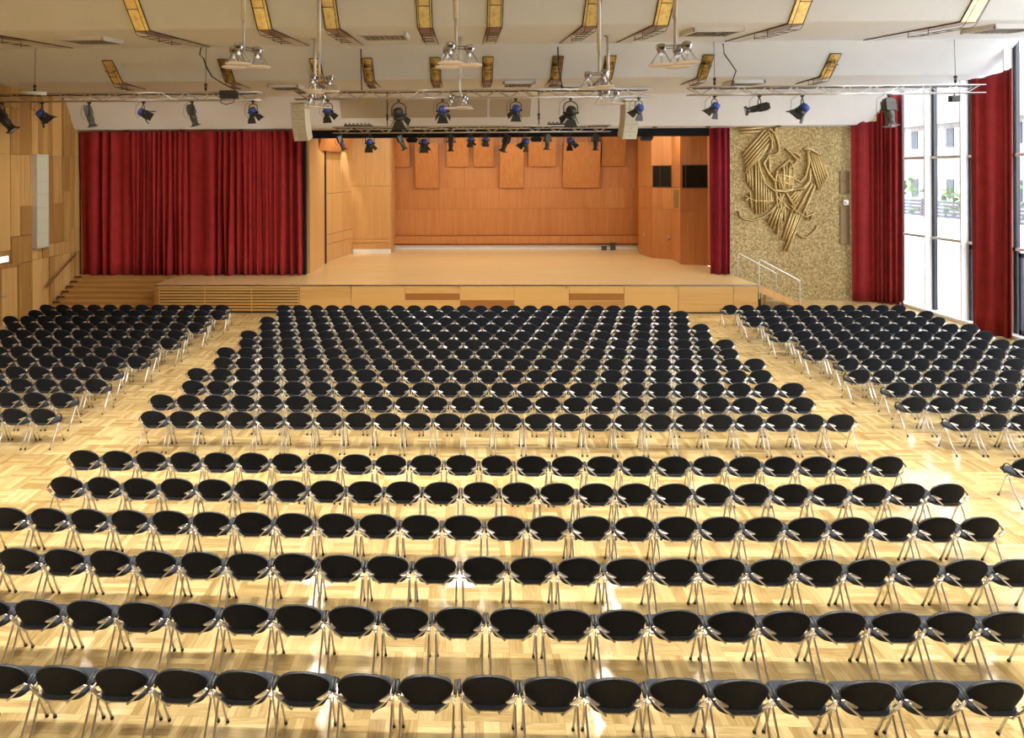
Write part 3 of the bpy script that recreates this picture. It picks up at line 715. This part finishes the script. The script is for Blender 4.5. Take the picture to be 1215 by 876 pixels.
pendant(4.05, 13.2, 8.02, 1.1, 'three-disc pendant lamp at right in the nearest row')
pendant(-3.66, 17.2, 8.05, .1, 'three-disc pendant lamp on a thick pole at left, middle row')
pendant(3.33, 16.9, 8.05, .8, 'three-disc pendant lamp on a thick pole at right, middle row')
pendant(-4.65, 21.2, 8.03, .3, 'three-disc pendant lamp at left in the farthest row')
pendant(-.11, 21.2, 7.98, .9, 'three-disc pendant lamp in the middle of the farthest row')
pendant(4.45, 21.2, 8.08, .2, 'three-disc pendant lamp at right in the farthest row')

# ------------------------------------------------------------------ trusses
def truss(x0, x1, y, z0, z1, lb, tips=False):
    r = empty('lighting_truss', ((x0+x1)/2, y, z0), lb, 'lighting truss'); xm = (x0+x1)/2; H = z1-z0; W = H
    ch = [(-W/2, H), (W/2, H), (-W/2, 0), (W/2, 0)]
    for (yy, zz) in ch:
        q = MB(); e = .18 if tips else 0; q.tube([(x0-xm, yy, zz), (x1-xm+e, yy, zz)], .021, 8); q.obj('chord', M['alu'], r)
    q = MB(); n = max(2, int((x1-x0)/.42)); 
    for (ya, za), (yb, zb) in (((-W/2, H), (-W/2, 0)), ((W/2, H), (W/2, 0)), ((-W/2, H), (W/2, H)), ((-W/2, 0), (W/2, 0))):
        for i in range(n):
            xa = x0-xm+(x1-x0)*i/n; xb = x0-xm+(x1-x0)*(i+1)/n
            p, s_ = ((ya, za), (yb, zb)) if i % 2 == 0 else ((yb, zb), (ya, za))
            q.tube([(xa, *p), (xb, *s_)], .015, 4, cap=False)
    q.obj('bracing', M['alu'], r)
    q = MB(); rn = random.Random(int(abs(x0)*10)); k = int((x1-x0)/.35)
    q.tube([(x0-xm+.1+(x1-x0-.2)*i/k, -W/2+.03, H-.045-rn.random()*.03) for i in range(k+1)], .02, 5); q.obj('cable_run', M['black'], r)
    return r
t1a = truss(-17.25, -6.97, 23.3, 8.17, 8.43, 'left length of the long front truss holding six spotlights')
t1b = truss(-5.8, 6.3, 23.3, 8.18, 8.44, 'middle length of the long front truss')
t1c = truss(7.56, 17.15, 23.3, 8.22, 8.48, 'right length of the long front truss reaching to the windows', True)
t2 = truss(-5.3, 5.85, 27.5, 7.26, 7.50, 'short rear truss hanging in front of the stage opening')
def cable(name, pts, lb, r=.012, m='black', hoist=None):
    q = MB(); q.tube(pts, r, 6); o = q.obj(name, M[m]); tag(o, lb, 'cable')
    if hoist is not None:
        h = MB(); h.tube([hoist, (hoist[0], hoist[1], hoist[2]+.1)], .05, 8); h.tube([(hoist[0], hoist[1], hoist[2]-.14), (hoist[0], hoist[1], hoist[2]-.02)], .04, 8); h.obj('hoist_hook', M['black'], o)
for x, zt, lb in ((-14.9, 8.45, 'thin steel cable with hook over the far left of the front truss'), (-8.9, 8.45, 'thin steel cable with hook beside the loose black cable at left'), (8.46, 8.5, 'thin steel cable with hook on the right truss, left end'), (16.43, 8.5, 'thin steel cable with hook at the window end of the truss')):
    cable('truss_cable', [(x, 23.352, 10.08), (x, 23.3, zt+.3), (x, 23.3, zt)], lb, .009, 'black', (x, 23.3, zt+.2))
cable('power_cable', [(-9.05, 23.3, 10.0), (-9.1, 23.28, 9.75), (-8.95, 23.25, 9.6), (-8.8, 23.1, 9.3), (-8.6, 23.08, 8.95), (-8.2, 23.05, 8.7), (-7.8, 23.05, 8.5)], 'loose black power cable dropping from the ceiling at left', .022)
cable('power_cable', [(8.75, 23.3, 9.95), (8.78, 23.28, 9.6), (8.95, 23.2, 9.3), (9.1, 23.1, 9.0), (9.0, 23.1, 8.7), (8.95, 23.1, 8.5)], 'grey power cable dropping from the ceiling at right', .022)
cable('power_cable', [(-3.53, 23.35, 9.9), (-3.52, 23.3, 9.2), (-3.5, 23.3, 8.45)], 'black cable dropping onto the middle truss, left one', .02)
cable('power_cable', [(3.2, 23.35, 9.9), (3.22, 23.3, 9.2), (3.35, 23.3, 8.45)], 'black cable dropping onto the middle truss, right one', .024)
for x, lb in ((-3.1, 'left'), (3.0, 'right')):
    cable('truss_cable', [(x, 27.5, 8.93), (x, 27.5, 7.50)], 'black hanging cable carrying the short rear truss, %s one' % lb, .02, 'black', (x, 27.5, 7.9))
q = MB(); q.box(-.28, .28, -.14, .14, 0, .26); q.tube([(-.2, -.1, 0), (-.25, -.12, -.15), (-.05, -.14, -.22), (.2, -.12, -.15), (.25, -.1, .02)], .014, 6)
tag(q.obj('junction_box', M['black'], loc=(-8.0, 23.03, 8.2)), 'black cable junction box on the left front truss', 'box')
q = MB(); q.tube([(-.5, 0, 0), (.5, 0, -.05)], .03, 8, flat=(.03, .06)); tag(q.obj('tube_light', M['white'], loc=(-14.9, 23.17, 8.48)), 'short white tube lying on the far left of the truss', 'tube lamp')
for x, lb in ((-4.3, 'left'), (3.9, 'right')):
    q = MB()
    for k in range(7): q.tube([(-.55+k*.16, 0, .03), (-.5+k*.16, .02, .13), (-.42+k*.16, -.02, .03)], .022, 5)
    q.tube([(-.55, 0, .03), (.6, 0, .03)], .03, 6)
    tag(q.obj('cable_bundle', M['black'], loc=(x, 27.5, 7.53)), 'coiled dark cables lying on the rear truss, %s heap' % lb, 'cable')
q = MB(); q.box(-.13, .13, -.1, .1, -.28, -.08); q.tube([(0, 0, -.08), (0, 0, .0)], .02, 6)
tag(q.obj('small_floodlight', M['black'], loc=(16.3, 23.17, 8.195)), 'tiny dark lamp under the window end of the truss', 'spotlight')

# fixtures
def rotm(pan, tilt):  # body axis: -Z local rotated
    return Matrix.Rotation(pan, 4, 'Z') @ Matrix.Rotation(tilt, 4, 'X')
def fixture(kind, x, y, zt, pan, tilt, s_, lb, col='bluemetal', grp='spotlights on the front truss'):
    """zt: underside of truss; beam leaves along the body's local -Z turned by tilt and pan"""
    r = empty('spotlight', (x, y, zt), lb, 'spotlight', grp)
    q = MB(); q.lathe([(.03, -.1), (.03, -.03)], 8); q.box(-.05, .05, -.05, .05, -.05, -.002); q.obj('clamp', M['black'], r)
    zc = -.42*s_; hw = .2*s_
    q = MB()
    if kind == 'profile_box': path = [(-hw, 0, zc), (-hw, 0, -.1), (hw, 0, -.1), (hw, 0, zc)]
    else: path = [(-hw, 0, zc), (-hw, 0, -.22*s_), (-hw*.72, 0, -.12*s_-.02), (0, 0, -.1), (hw*.72, 0, -.12*s_-.02), (hw, 0, -.22*s_), (hw, 0, zc)]
    Rz = Matrix.Rotation(pan, 4, 'Z')
    q.tube([Rz @ V(p) for p in path], .016*max(s_, .8), 6, up=(0, 1, 0)); q.tube([Rz @ V((-hw-.03, 0, zc)), Rz @ V((-hw+.05, 0, zc))], .03, 8); q.tube([Rz @ V((hw-.05, 0, zc)), Rz @ V((hw+.04, 0, zc))], .03, 8)
    q.obj('yoke', M['black'], r)
    T = Matrix.Translation((0, 0, zc)) @ rotm(pan, tilt) @ Matrix.Scale(s_, 4)
    if kind == 'fresnel':
        q = MB(); q.lathe([(.06, .19), (.12, .17), (.145, .10), (.145, .0)], 14, 0, T); q.obj('lamp_housing', M[col], r)
        q = MB(); q.lathe([(.15, .0), (.15, -.05), (.165, -.06), (.165, -.12), (.14, -.13)], 14, 0, T); q.box(-.15, .15, -.05, .05, -.1, .02, 0, .5, T); q.obj('lamp_barrel', M['black'], r)
        q = MB(); q.lathe([(.13, -.133), (.12, -.12)], 14, 0, T); q.obj('lens', M['lens'], r)
        for k in range(4):
            Tk = T @ Matrix.Rotation(k*PI/2, 4, 'Z'); w0, w1 = (.12, .2) if k % 2 == 0 else (.12, .16); L = .2 if k % 2 == 0 else .15
            q = MB(); q.prism([Tk @ V((-w0, .14, -.13)), Tk @ V((w0, .14, -.13)), Tk @ V((w1, .14+.11, -.13-L)), Tk @ V((-w1, .14+.11, -.13-L))], (Tk.to_3x3() @ V((0, .01, .006)))); q.obj('barn_door', M['black'], r)
    else:
        bm = 'greymetal' if col == 'greymetal' else 'black'
        q = MB(); q.box(-.13, .13, -.13, .13, -.02, .26, 0, .5, T); q.box(-.1, .1, -.1, .1, .26, .32, 0, .5, T)
        for k in range(3): q.box(-.14, .14, -.14, .14, .03+k*.08, .05+k*.08, 0, .5, T)
        q.obj('lamp_housing', M[bm], r)
        q = MB(); q.lathe([(.1, .0), (.115, -.05), (.115, -.22), (.1, -.23), (.1, -.36), (.125, -.37), (.125, -.44)], 14, 0, T); q.obj('lamp_barrel', M[bm], r)
        q = MB(); q.lathe([(.11, -.442), (.1, -.43)], 14, 0, T); q.obj('lens', M['lens'], r)
        q = MB(); q.prism([T @ V((-.16, -.16, -.44)), T @ V((.16, -.16, -.44)), T @ V((.16, .16, -.44)), T @ V((-.16, .16, -.44))], T.to_3x3() @ V((0, 0, .02))); q.obj('gel_frame', M['black'], r)
    # cable loop
    q = MB(); q.tube([(-hw*.6, .03, 0), (-hw*1.5, .05, -.15), (-hw*1.6, .05, -.45*s_), (-hw*1.1, .05, -.6*s_), (-hw*.6, .02, zc)], .007, 4); q.obj('lamp_cable', M['black'], r)
R = math.radians
F1 = [('profile', -16.05, -75, 38, 1.25, 'long black profile spotlight at the far left edge', 'black'),
      ('fresnel', -14.64, -50, 45, 1.05, 'blue-backed spotlight with flaps hanging before the wood wall', 'bluemetal'),
      ('profile_box', -12.98, -60, 14, 1.0, 'grey boxy profile spotlight, leftmost one before the pale bulkhead', 'greymetal'),
      ('fresnel', -11.08, -75, 62, .95, 'blue spotlight turned right, between two grey profile spotlights', 'bluemetal'),
      ('profile_box', -9.38, -60, 16, 1.0, 'grey boxy profile spotlight beside the black junction box', 'greymetal'),
      ('fresnel', -7.26, -25, 30, .95, 'blue spotlight at the inner end of the left truss', 'bluemetal'),
      ('fresnel', -4.67, -25, 35, .95, 'blue spotlight right of the left line array', 'bluemetal'),
      ('fresnel', -2.23, -12, 38, 1.25, 'large black spotlight left of the middle pendant lamp', 'black'),
      ('fresnel', -.73, 0, 38, 1.0, 'blue spotlight just left of the middle of the front truss', 'bluemetal'),
      ('fresnel', 1.76, 10, 35, .95, 'blue spotlight just right of the middle of the front truss', 'bluemetal'),
      ('fresnel', 3.62, 8, 40, 1.2, 'large black spotlight right of the middle of the front truss', 'black'),
      ('fresnel', 5.92, 35, 38, .95, 'blue spotlight at the right end of the middle truss above the line array', 'bluemetal'),
      ('fresnel', 8.46, 40, 38, .95, 'blue spotlight, leftmost on the right truss', 'bluemetal'),
      ('profile', 9.95, 80, 78, 1.0, 'black profile spotlight lying level and pointing left', 'black'),
      ('fresnel', 11.38, 55, 45, 1.15, 'blue spotlight with wide flaps in front of the gold wall', 'bluemetal'),
      ('profile', 14.25, 0, -10, 1.25, 'big grey spotlight seen from behind before the red window curtain', 'greymetal')]
for k, x, pan, tilt, s_, lb, col in F1:
    fixture(k, x, 23.3, 8.14 if x < -6 else (8.15 if x < 7 else 8.19), R(pan), R(tilt), s_, lb, col)
F2 = [('profile', -4.98, -60, 22, .8, 'grey profile spotlight, leftmost on the short rear truss', 'greymetal'), ('fresnel', -3.81, -15, 20, .95, 'blue spotlight with flaps, second from left on the rear truss', 'bluemetal'),
      ('profile', -2.54, -60, 28, .8, 'grey profile spotlight, third from left on the rear truss', 'greymetal'), ('fresnel', -1.62, 0, 15, 1., 'blue spotlight with wide flaps pointing down, fourth on the rear truss', 'bluemetal'),
      ('profile', -.54, 0, 8, .85, 'black profile spotlight near the middle of the rear truss', 'black'), ('fresnel', .27, -20, 15, .72, 'small blue spotlight, left one of the close pair', 'bluemetal'),
      ('fresnel', .86, 0, 12, .72, 'small blue spotlight, right one of the close pair', 'bluemetal'), ('profile', 1.67, 50, 25, .9, 'black profile spotlight tilted left of the pair on the rear truss', 'black'),
      ('fresnel', 2.45, 50, 35, .95, 'blue spotlight with flaps spread left on the rear truss', 'bluemetal'), ('profile', 3.34, 15, 8, .8, 'grey profile spotlight, third from right on the rear truss', 'greymetal'),
      ('fresnel', 4.27, -50, 28, .9, 'blue spotlight, second from right on the rear truss', 'bluemetal'), ('profile', 5.27, 0, 5, .85, 'black profile spotlight at the right end of the rear truss', 'black')]
F2[7] = ('profile', 1.67, 50, 25, .9, 'black profile spotlight slanting left, right of the close blue pair', 'black')
for k, x, pan, tilt, s_, lb, col in F2: fixture(k, x, 27.5, 7.235, R(pan), R(tilt), s_, lb, col, 'spotlights on the rear truss')

# line arrays
def array(x, yaw, lb):
    r = empty('line_array', (x, 27.0, 8.4), lb, 'loudspeaker', None, yaw)
    q = MB(); q.box(-.33, .33, -.05, .5, .03, .08); q.tube([(-.28, .2, .05), (-.28, .2, .42)], .008, 5); q.tube([(.28, .2, .05), (.28, .2, .42)], .008, 5); q.obj('flying_frame', M['alupaint'], r)
    p = V((0, 0, 0)); a = 0.
    for k in range(5):
        h = .3; T = Matrix.Translation(p) @ Matrix.Rotation(a, 4, 'X')
        q = MB(); q.box(-.27, .27, .0, .42, -h+.012, 0, 1, .5, T); q.box(-.28, .28, -.03, .0, -h+.006, -.002, 0, .5, T); q.box(-.03, .03, -.035, -.03, -h*.6, -h*.4, 1, .5, T)
        q.box(.27, .3, -.03, .42, -h, 0, 0, .5, T); q.box(-.3, -.27, -.03, .42, -h, 0, 0, .5, T)
        q.obj('speaker_cabinet', [M['speaker'], M['speakerside']], r)
        p = p+(Matrix.Rotation(a, 3, 'X') @ V((0, 0, -h))); a += R(5.5)
array(-6.6, R(-14), 'curved cream line array speaker hanging left of the stage opening')
array(6.6, R(14), 'curved cream line array speaker hanging right of the stage opening')

# ------------------------------------------------------------------ chairs
def backrest():
    P = [(.458, .10), (.466, .130), (.485, .156), (.52, .180), (.565, .210), (.605, .236), (.65, .255), (.695, .261), (.735, .248), (.762, .226), (.783, .194), (.797, .152), (.806, .10), (.809, .05)]
    K = 12; mb = MB(); vs = []
    for side in (0, 1):
        for z, w in P:
            for i in range(K+1):
                u = -1+2*i/K; x = w*math.sin(u*PI/2) if True else w*u
                y = .075-(z-.455)*.22+.055*(x/.26)**2
                bulge = .018*(1-abs(u)**4)*(1 if .46 < z < .798 else .25)
                zz = z-.058*(x/.26)**2*(.35+.65*(z-.47)/.33)
                y += (-.012-bulge*.4) if side == 0 else (.012+bulge)
                vs.append((x, y, zz))
    W = K+1; H = len(P); S = W*H; fs = []; ms = []
    for j in range(H-1):
        for i in range(K):
            a = j*W+i; fs.append((a, a+1, a+W+1, a+W)); fs.append((S+a, S+a+W, S+a+W+1, S+a+1))
    mb.add(vs, fs, 0, .5, True)
    e = []
    for i in range(K): e.append((i, S+i, S+i+1, i+1)); a = (H-1)*W+i; e.append((a, a+1, S+a+1, S+a))
    for j in range(H-1): a = j*W; e.append((a, a+W, S+a+W, S+a)); a = j*W+K; e.append((a, S+a, S+a+W, a+W))
    mb2 = MB(); mb2.v = mb.v; mb2.f = mb.f; mb2.m = mb.m; mb2.t = mb.t; mb2.sm = mb.sm
    for f in e: mb2.f.append(f); mb2.m.append(1); mb2.t.append(.5); mb2.sm.append(True)
    return mb2
def seat():
    n = 28; mb = MB(); out = []
    for k in range(n):
        a = 2*PI*k/n; c, s_ = math.cos(a), math.sin(a)
        x = math.copysign(abs(c)**.42, c); y = math.copysign(abs(s_)**.45, s_)
        yy = .232+.198*y; w = .222+.03*(y+1)/2
        out.append((x*w, yy))
    lay = [(.90, .446), (.985, .453), (1., .468), (.985, .485), (.92, .493), (.6, .488)]
    vs = []
    for f, z in lay:
        for x, y in out: vs.append((x*f, .205+(y-.205)*f, z+(.006*(y-.2)/.2)))
    c = len(vs); vs.append((0, .205, .484)); c2 = len(vs); vs.append((0, .205, .440))
    fs = [(j*n+i, j*n+(i+1) % n, (j+1)*n+(i+1) % n, (j+1)*n+i) for j in range(len(lay)-1) for i in range(n)]
    fs += [((len(lay)-1)*n+i, (len(lay)-1)*n+(i+1) % n, c) for i in range(n)]+[((i+1) % n, i, c2) for i in range(n)]
    mb.add(vs, fs, 0, .5, True); return mb
def arm(s_):
    mb = MB(); x = .2838*s_
    path = [(x*.97, .015, .595), (x, .045, .626), (x, .08, .646), (x, .12, .653), (x, .165, .645), (x, .205, .618), (x, .235, .575), (x*.985, .25, .53), (x*.97, .245, .485), (x*.95, .215, .455)]
    mb.tube(path, 1, 8, flat=(.008, .0148), up=(1, 0, 0)); 
    return mb
def leg(s_, front):
    mb = MB(); x0 = .262*s_; x1 = .255*s_
    p = [(x0, .19, .435), (x0, .215, .40), (x1, .30, .18), (x1, .375, .02)] if front else [(x0, .16, .435), (x0, .14, .40), (x1, .0, .16), (x1, -.12, .02)]
    mb.tube(p, .0125, 8); e = V(p[-1]); d = (e-V(p[-2])).normalized()
    mb.tube([e-d*.012, e+d*.012+V((0, 0, 0)), (e.x, e.y+d.y*.02, 0.001)], .017, 8, mi=1); return mb
def bracket(s_):
    mb = MB()
    # leaf shaped plate hugging the back
    top = [(.285, .02, .612), (.262, .008, .628), (.225, -.018, .622), (.185, -.030, .606), (.158, -.034, .592), (.178, -.034, .580), (.215, -.026, .582), (.255, -.004, .592)]
    poly = [(x*s_, y, z) for x, y, z in top]
    if s_ < 0: poly = poly[::-1]
    mb.prism(poly, (0, -.014, 0))
    mb.tube([(.262*s_, -.012, .605), (.178*s_, -.018, .53), (.094*s_, -.004, .456)], .0105, 6)
    return mb
def frame():
    mb = MB()
    mb.tube([(-.094, -.004, .458), (-.09, .05, .438), (.09, .05, .438), (.094, -.004, .458)], .009, 6)
    mb.tube([(-.262, .175, .44), (-.2, .175, .432), (.2, .175, .432), (.262, .175, .44)], .012, 6)
    for s_ in (-1, 1):
        mb.tube([(.09*s_, .05, .438), (.13*s_, .175, .43)], .009, 6)
        mb.prism([(.25*s_, .14, .40), (.25*s_, .23, .40), (.25*s_, .22, .455), (.25*s_, .15, .455)], (.014*s_, 0, 0))
    return mb
parts = [('backrest', backrest(), [M['fabric'], M['rim']]), ('seat', seat(), [M['seatfab']]), ('armrest', arm(-1), [M['rim']]), ('armrest', arm(1), [M['rim']]),
         ('leg', leg(-1, True), [M['chrome'], M['rubber']]), ('leg', leg(1, True), [M['chrome'], M['rubber']]), ('leg', leg(-1, False), [M['chrome'], M['rubber']]), ('leg', leg(1, False), [M['chrome'], M['rubber']]),
         ('back_bracket', bracket(-1), [M['chrome']]), ('back_bracket', bracket(1), [M['chrome']]), ('frame', frame(), [M['chrome']])]
meshes = [(n, b_.mesh('chair_'+n, m)) for n, b_, m in parts]
P = .6
spots = []   # x, y, rot, label, group
def ends(i, n):
    return ('%s from the left' % ORD[i+1]) if i < n/2 else ('%s from the right' % ORD[n-i])
near = [(-3.989-P, 6.564, 17, 'in the nearest row'), (-4.882-P, 7.584, 20, 'in the second nearest row'), (-5.784-P, 8.604, 23, 'in the third nearest row'),
        (-6.64, 9.634, 24, 'in the fourth nearest row'), (-6.379, 10.657, 24, 'in the fifth nearest row'), (-6.674, 11.674, 24, 'in the sixth nearest row')]
for x0, y, n, w in near:
    for i in range(n): x = x0+P*i; spots.append((x*1.004, y-.033-.002*x+.0019*x*x, 'black chair with chrome legs, %s %s' % (ends(i, n), w), 'chairs in the near block'))
for k in range(1, 13):
    y = 13.692+(24.84-13.692)/11*(k-1); x0 = -6.355 if k % 2 else -6.64
    row = ['', 'first row beyond the cross aisle', 'second row beyond the cross aisle', 'third row beyond the cross aisle', 'fourth row beyond the cross aisle', 'fifth row beyond the cross aisle'][k] if k < 6 else 'row %d' % k
    for i in range(24): x = x0+P*i; spots.append((x*1.004, y-.02+.0012*x*x, 'black chair, %s in %s, centre block' % (ends(i, 24), row), 'chairs in the centre block'))
    xl = -8.745 if k % 2 else -8.965; nl = [3, 4, 5, 6, 7, 8, 9, 10, 11, 12, 12, 12][k-1]
    for i in range(nl): spots.append((xl-P*i, y+(.14 if k < 6 else .08), 'black chair, %s from the aisle in %s, left block' % (ORD[i+1], row), 'chairs in the left block'))
    xr_ = 9.90 if k % 2 else 9.60; nr_ = [4, 5, 6, 8, 9, 11, 11, 11, 11, 11, 11, 11][k-1]
    for i in range(nr_): spots.append((xr_+P*i, y+.12, 'black chair, %s from the aisle in %s, right block' % (ORD[i+1], row), 'chairs in the right block'))
spots.append((9.47, 11.70, 'black chair cut off by the right edge, alone beside the near block', None))
cy, sy_ = math.cos(.0283), math.sin(.0283)
spots.sort(key=lambda q_: -q_[0]*sy_+q_[1]*cy)
first = spots[:300]; rest = spots[300:]
rnd = random.Random(2)
for x, y, lb, grp in first:
    r = bpy.data.objects.new('armchair', None); C.objects.link(r); r.location = (x+rnd.uniform(-.0015, .0015), y+rnd.uniform(-.008, .008), 0); r.rotation_euler = (0, 0, rnd.uniform(-.005, .005))
    r.empty_display_size = .1
    tag(r, lb, 'chair', grp)
    for n, me in meshes:
        o = bpy.data.objects.new(n, me); C.objects.link(o); o.parent = r
# the far rows as one object
mats_all = [M['fabric'], M['rim'], M['seatfab'], M['chrome'], M['rubber']]; idx = {m.name: i for i, m in enumerate(mats_all)}
V0, F0, M0, S0 = [], [], [], []
for n, b_, ms in parts:
    o = len(V0); V0 += b_.v
    for f, mi, sm in zip(b_.f, b_.m, b_.sm): F0.append(tuple(o+i for i in f)); M0.append(idx[ms[mi].name]); S0.append(sm)
VV, FF, MM, SS = [], [], [], []
for x, y, lb, grp in rest:
    o = len(VV); VV += [(a+x, b_+y, c) for a, b_, c in V0]; FF += [tuple(o+i for i in f) for f in F0]; MM += M0; SS += S0
me = bpy.data.meshes.new('far_armchairs'); me.from_pydata(VV, [], FF)
for m in mats_all: me.materials.append(m)
me.polygons.foreach_set('material_index', MM); me.polygons.foreach_set('use_smooth', SS); me.update()
o = bpy.data.objects.new('far_armchairs', me); C.objects.link(o)
tag(o, 'hundreds of black chrome-legged chairs in the far rows before the stage', 'chairs', kind='stuff')

# ------------------------------------------------------------------ lights
def light(kind, name, loc, energy, col=(1, 1, 1), size=1., size_y=None, rot=(0, 0, 0), **k):
    l = bpy.data.lights.new(name, kind); l.energy = energy; l.color = col
    if kind == 'AREA':
        l.shape = 'RECTANGLE'; l.size = size; l.size_y = size_y or size
    elif kind in ('POINT', 'SPOT'): l.shadow_soft_size = size
    if kind == 'SPOT': l.spot_size = k.get('angle', 1.2); l.spot_blend = .5
    o = bpy.data.objects.new(name, l); C.objects.link(o); o.location = loc; o.rotation_euler = rot
    if k.get('spread'): l.spread = k['spread']
    if k.get('portal'): l.cycles.is_portal = True
    return o
WARM = (1., .94, .83)
for i, (x, y, z) in enumerate(LAMPS):
    light('SPOT', 'pendant_light', (x, y, z-.12), 720, WARM, .42, angle=R(150))
# ceiling lamps implied by chair shadows; the row nearer the camera is added fill
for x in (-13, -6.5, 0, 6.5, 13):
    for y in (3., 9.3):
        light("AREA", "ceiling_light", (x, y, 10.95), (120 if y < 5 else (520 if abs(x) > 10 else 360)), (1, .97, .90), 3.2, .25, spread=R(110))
for x in (-11, -2.35, 7.2, 15.4):
    light('AREA', 'luminaire_light', (x, 20.2, 9.45), 130, (1, .95, .86), 1.2, .8)
# stage lamps behind the valance
for x in (-5.2, -1.5, 2, 5.5, 9.2):
    light('AREA', 'stage_light', (x, 33.5, 8.3), 150, (1, .90, .73), 1.4, .6, (R(18), 0, 0))
light('AREA', 'stage_light', (2, 37.5, 8.4), 150, (1, .90, .73), 10, .6, (R(10), 0, 0))
light('SPOT', 'stage_spot', (-6.0, 36.6, 8.35), 700, (1, .93, .75), .05, rot=(V((-6.6, 37.5, 4.5))-V((-6.0, 36.6, 8.35))).to_track_quat('-Z', 'Y').to_euler(), angle=R(34))
# front lighting from the truss on the stage and curtain
for x, tx, en in ((-5.5, -15, 520), (-1, -10, 560), (0, 2, 100), (8, 8, 130), (12, 14, 420)):
    d = V((tx, 31, 3))-V((x, 23.6, 7.5)); ro = d.to_track_quat('-Z', 'Y').to_euler()
    light('SPOT', 'truss_light', (x, 23.6, 7.5), en, (1, .9, .76), .15, rot=ro, angle=R(75))
for ty, tz in ((26.5, 3.0), (29.5, 5)):  # added spots that brighten the dim left wall
    d = V((XL, ty, tz))-V((-9.5, 23.6, 7.6)); light('SPOT', 'truss_light', (-9.5, 23.6, 7.6), 330, (1, .9, .76), .15, rot=d.to_track_quat('-Z', 'Y').to_euler(), angle=R(60))
# daylight through the window wall
light('AREA', 'window_portal', (XR+.3, 18.7, 5.5), 0, size=33, size_y=11, rot=(0, R(90), 0), portal=True)
bpy.data.objects['window_portal'].data.size = 11; bpy.data.objects['window_portal'].data.size_y = 22.4
w = bpy.data.worlds.new('sky'); bpy.context.scene.world = w; w.use_nodes = True
bg = w.node_tree.nodes['Background']; bg.inputs[0].default_value = (.90, .95, 1., 1); bg.inputs[1].default_value = 7.5

# ------------------------------------------------------------------ camera
cam = bpy.data.cameras.new('camera'); co = bpy.data.objects.new('camera', cam); C.objects.link(co)
cam.lens = 24.; cam.sensor_width = 36.; cam.sensor_fit = 'HORIZONTAL'
co.matrix_world = Matrix.Translation((0, 0, 5.62)) @ Matrix.Rotation(.02826, 4, 'Z') @ Matrix.Rotation(PI/2, 4, 'X') @ Matrix.Rotation(-.00464, 4, 'Z')
cam.shift_x = (607.5-528)/1215; cam.shift_y = (205.5-438)/1215
cam.clip_end = 300
sc = bpy.context.scene; sc.camera = co
sc.view_settings.view_transform = 'Standard'; sc.view_settings.look = 'None'; sc.view_settings.gamma = 1
sc.view_settings.use_curve_mapping = False; sc.view_settings.exposure = 0.0
sc.cycles.max_bounces = 8; sc.cycles.diffuse_bounces = 4; sc.cycles.glossy_bounces = 4; sc.cycles.transparent_max_bounces = 12
sc.cycles.caustics_reflective = False; sc.cycles.caustics_refractive = False
sc.cycles.use_denoising = True
sc.cycles.sample_clamp_indirect = 4.
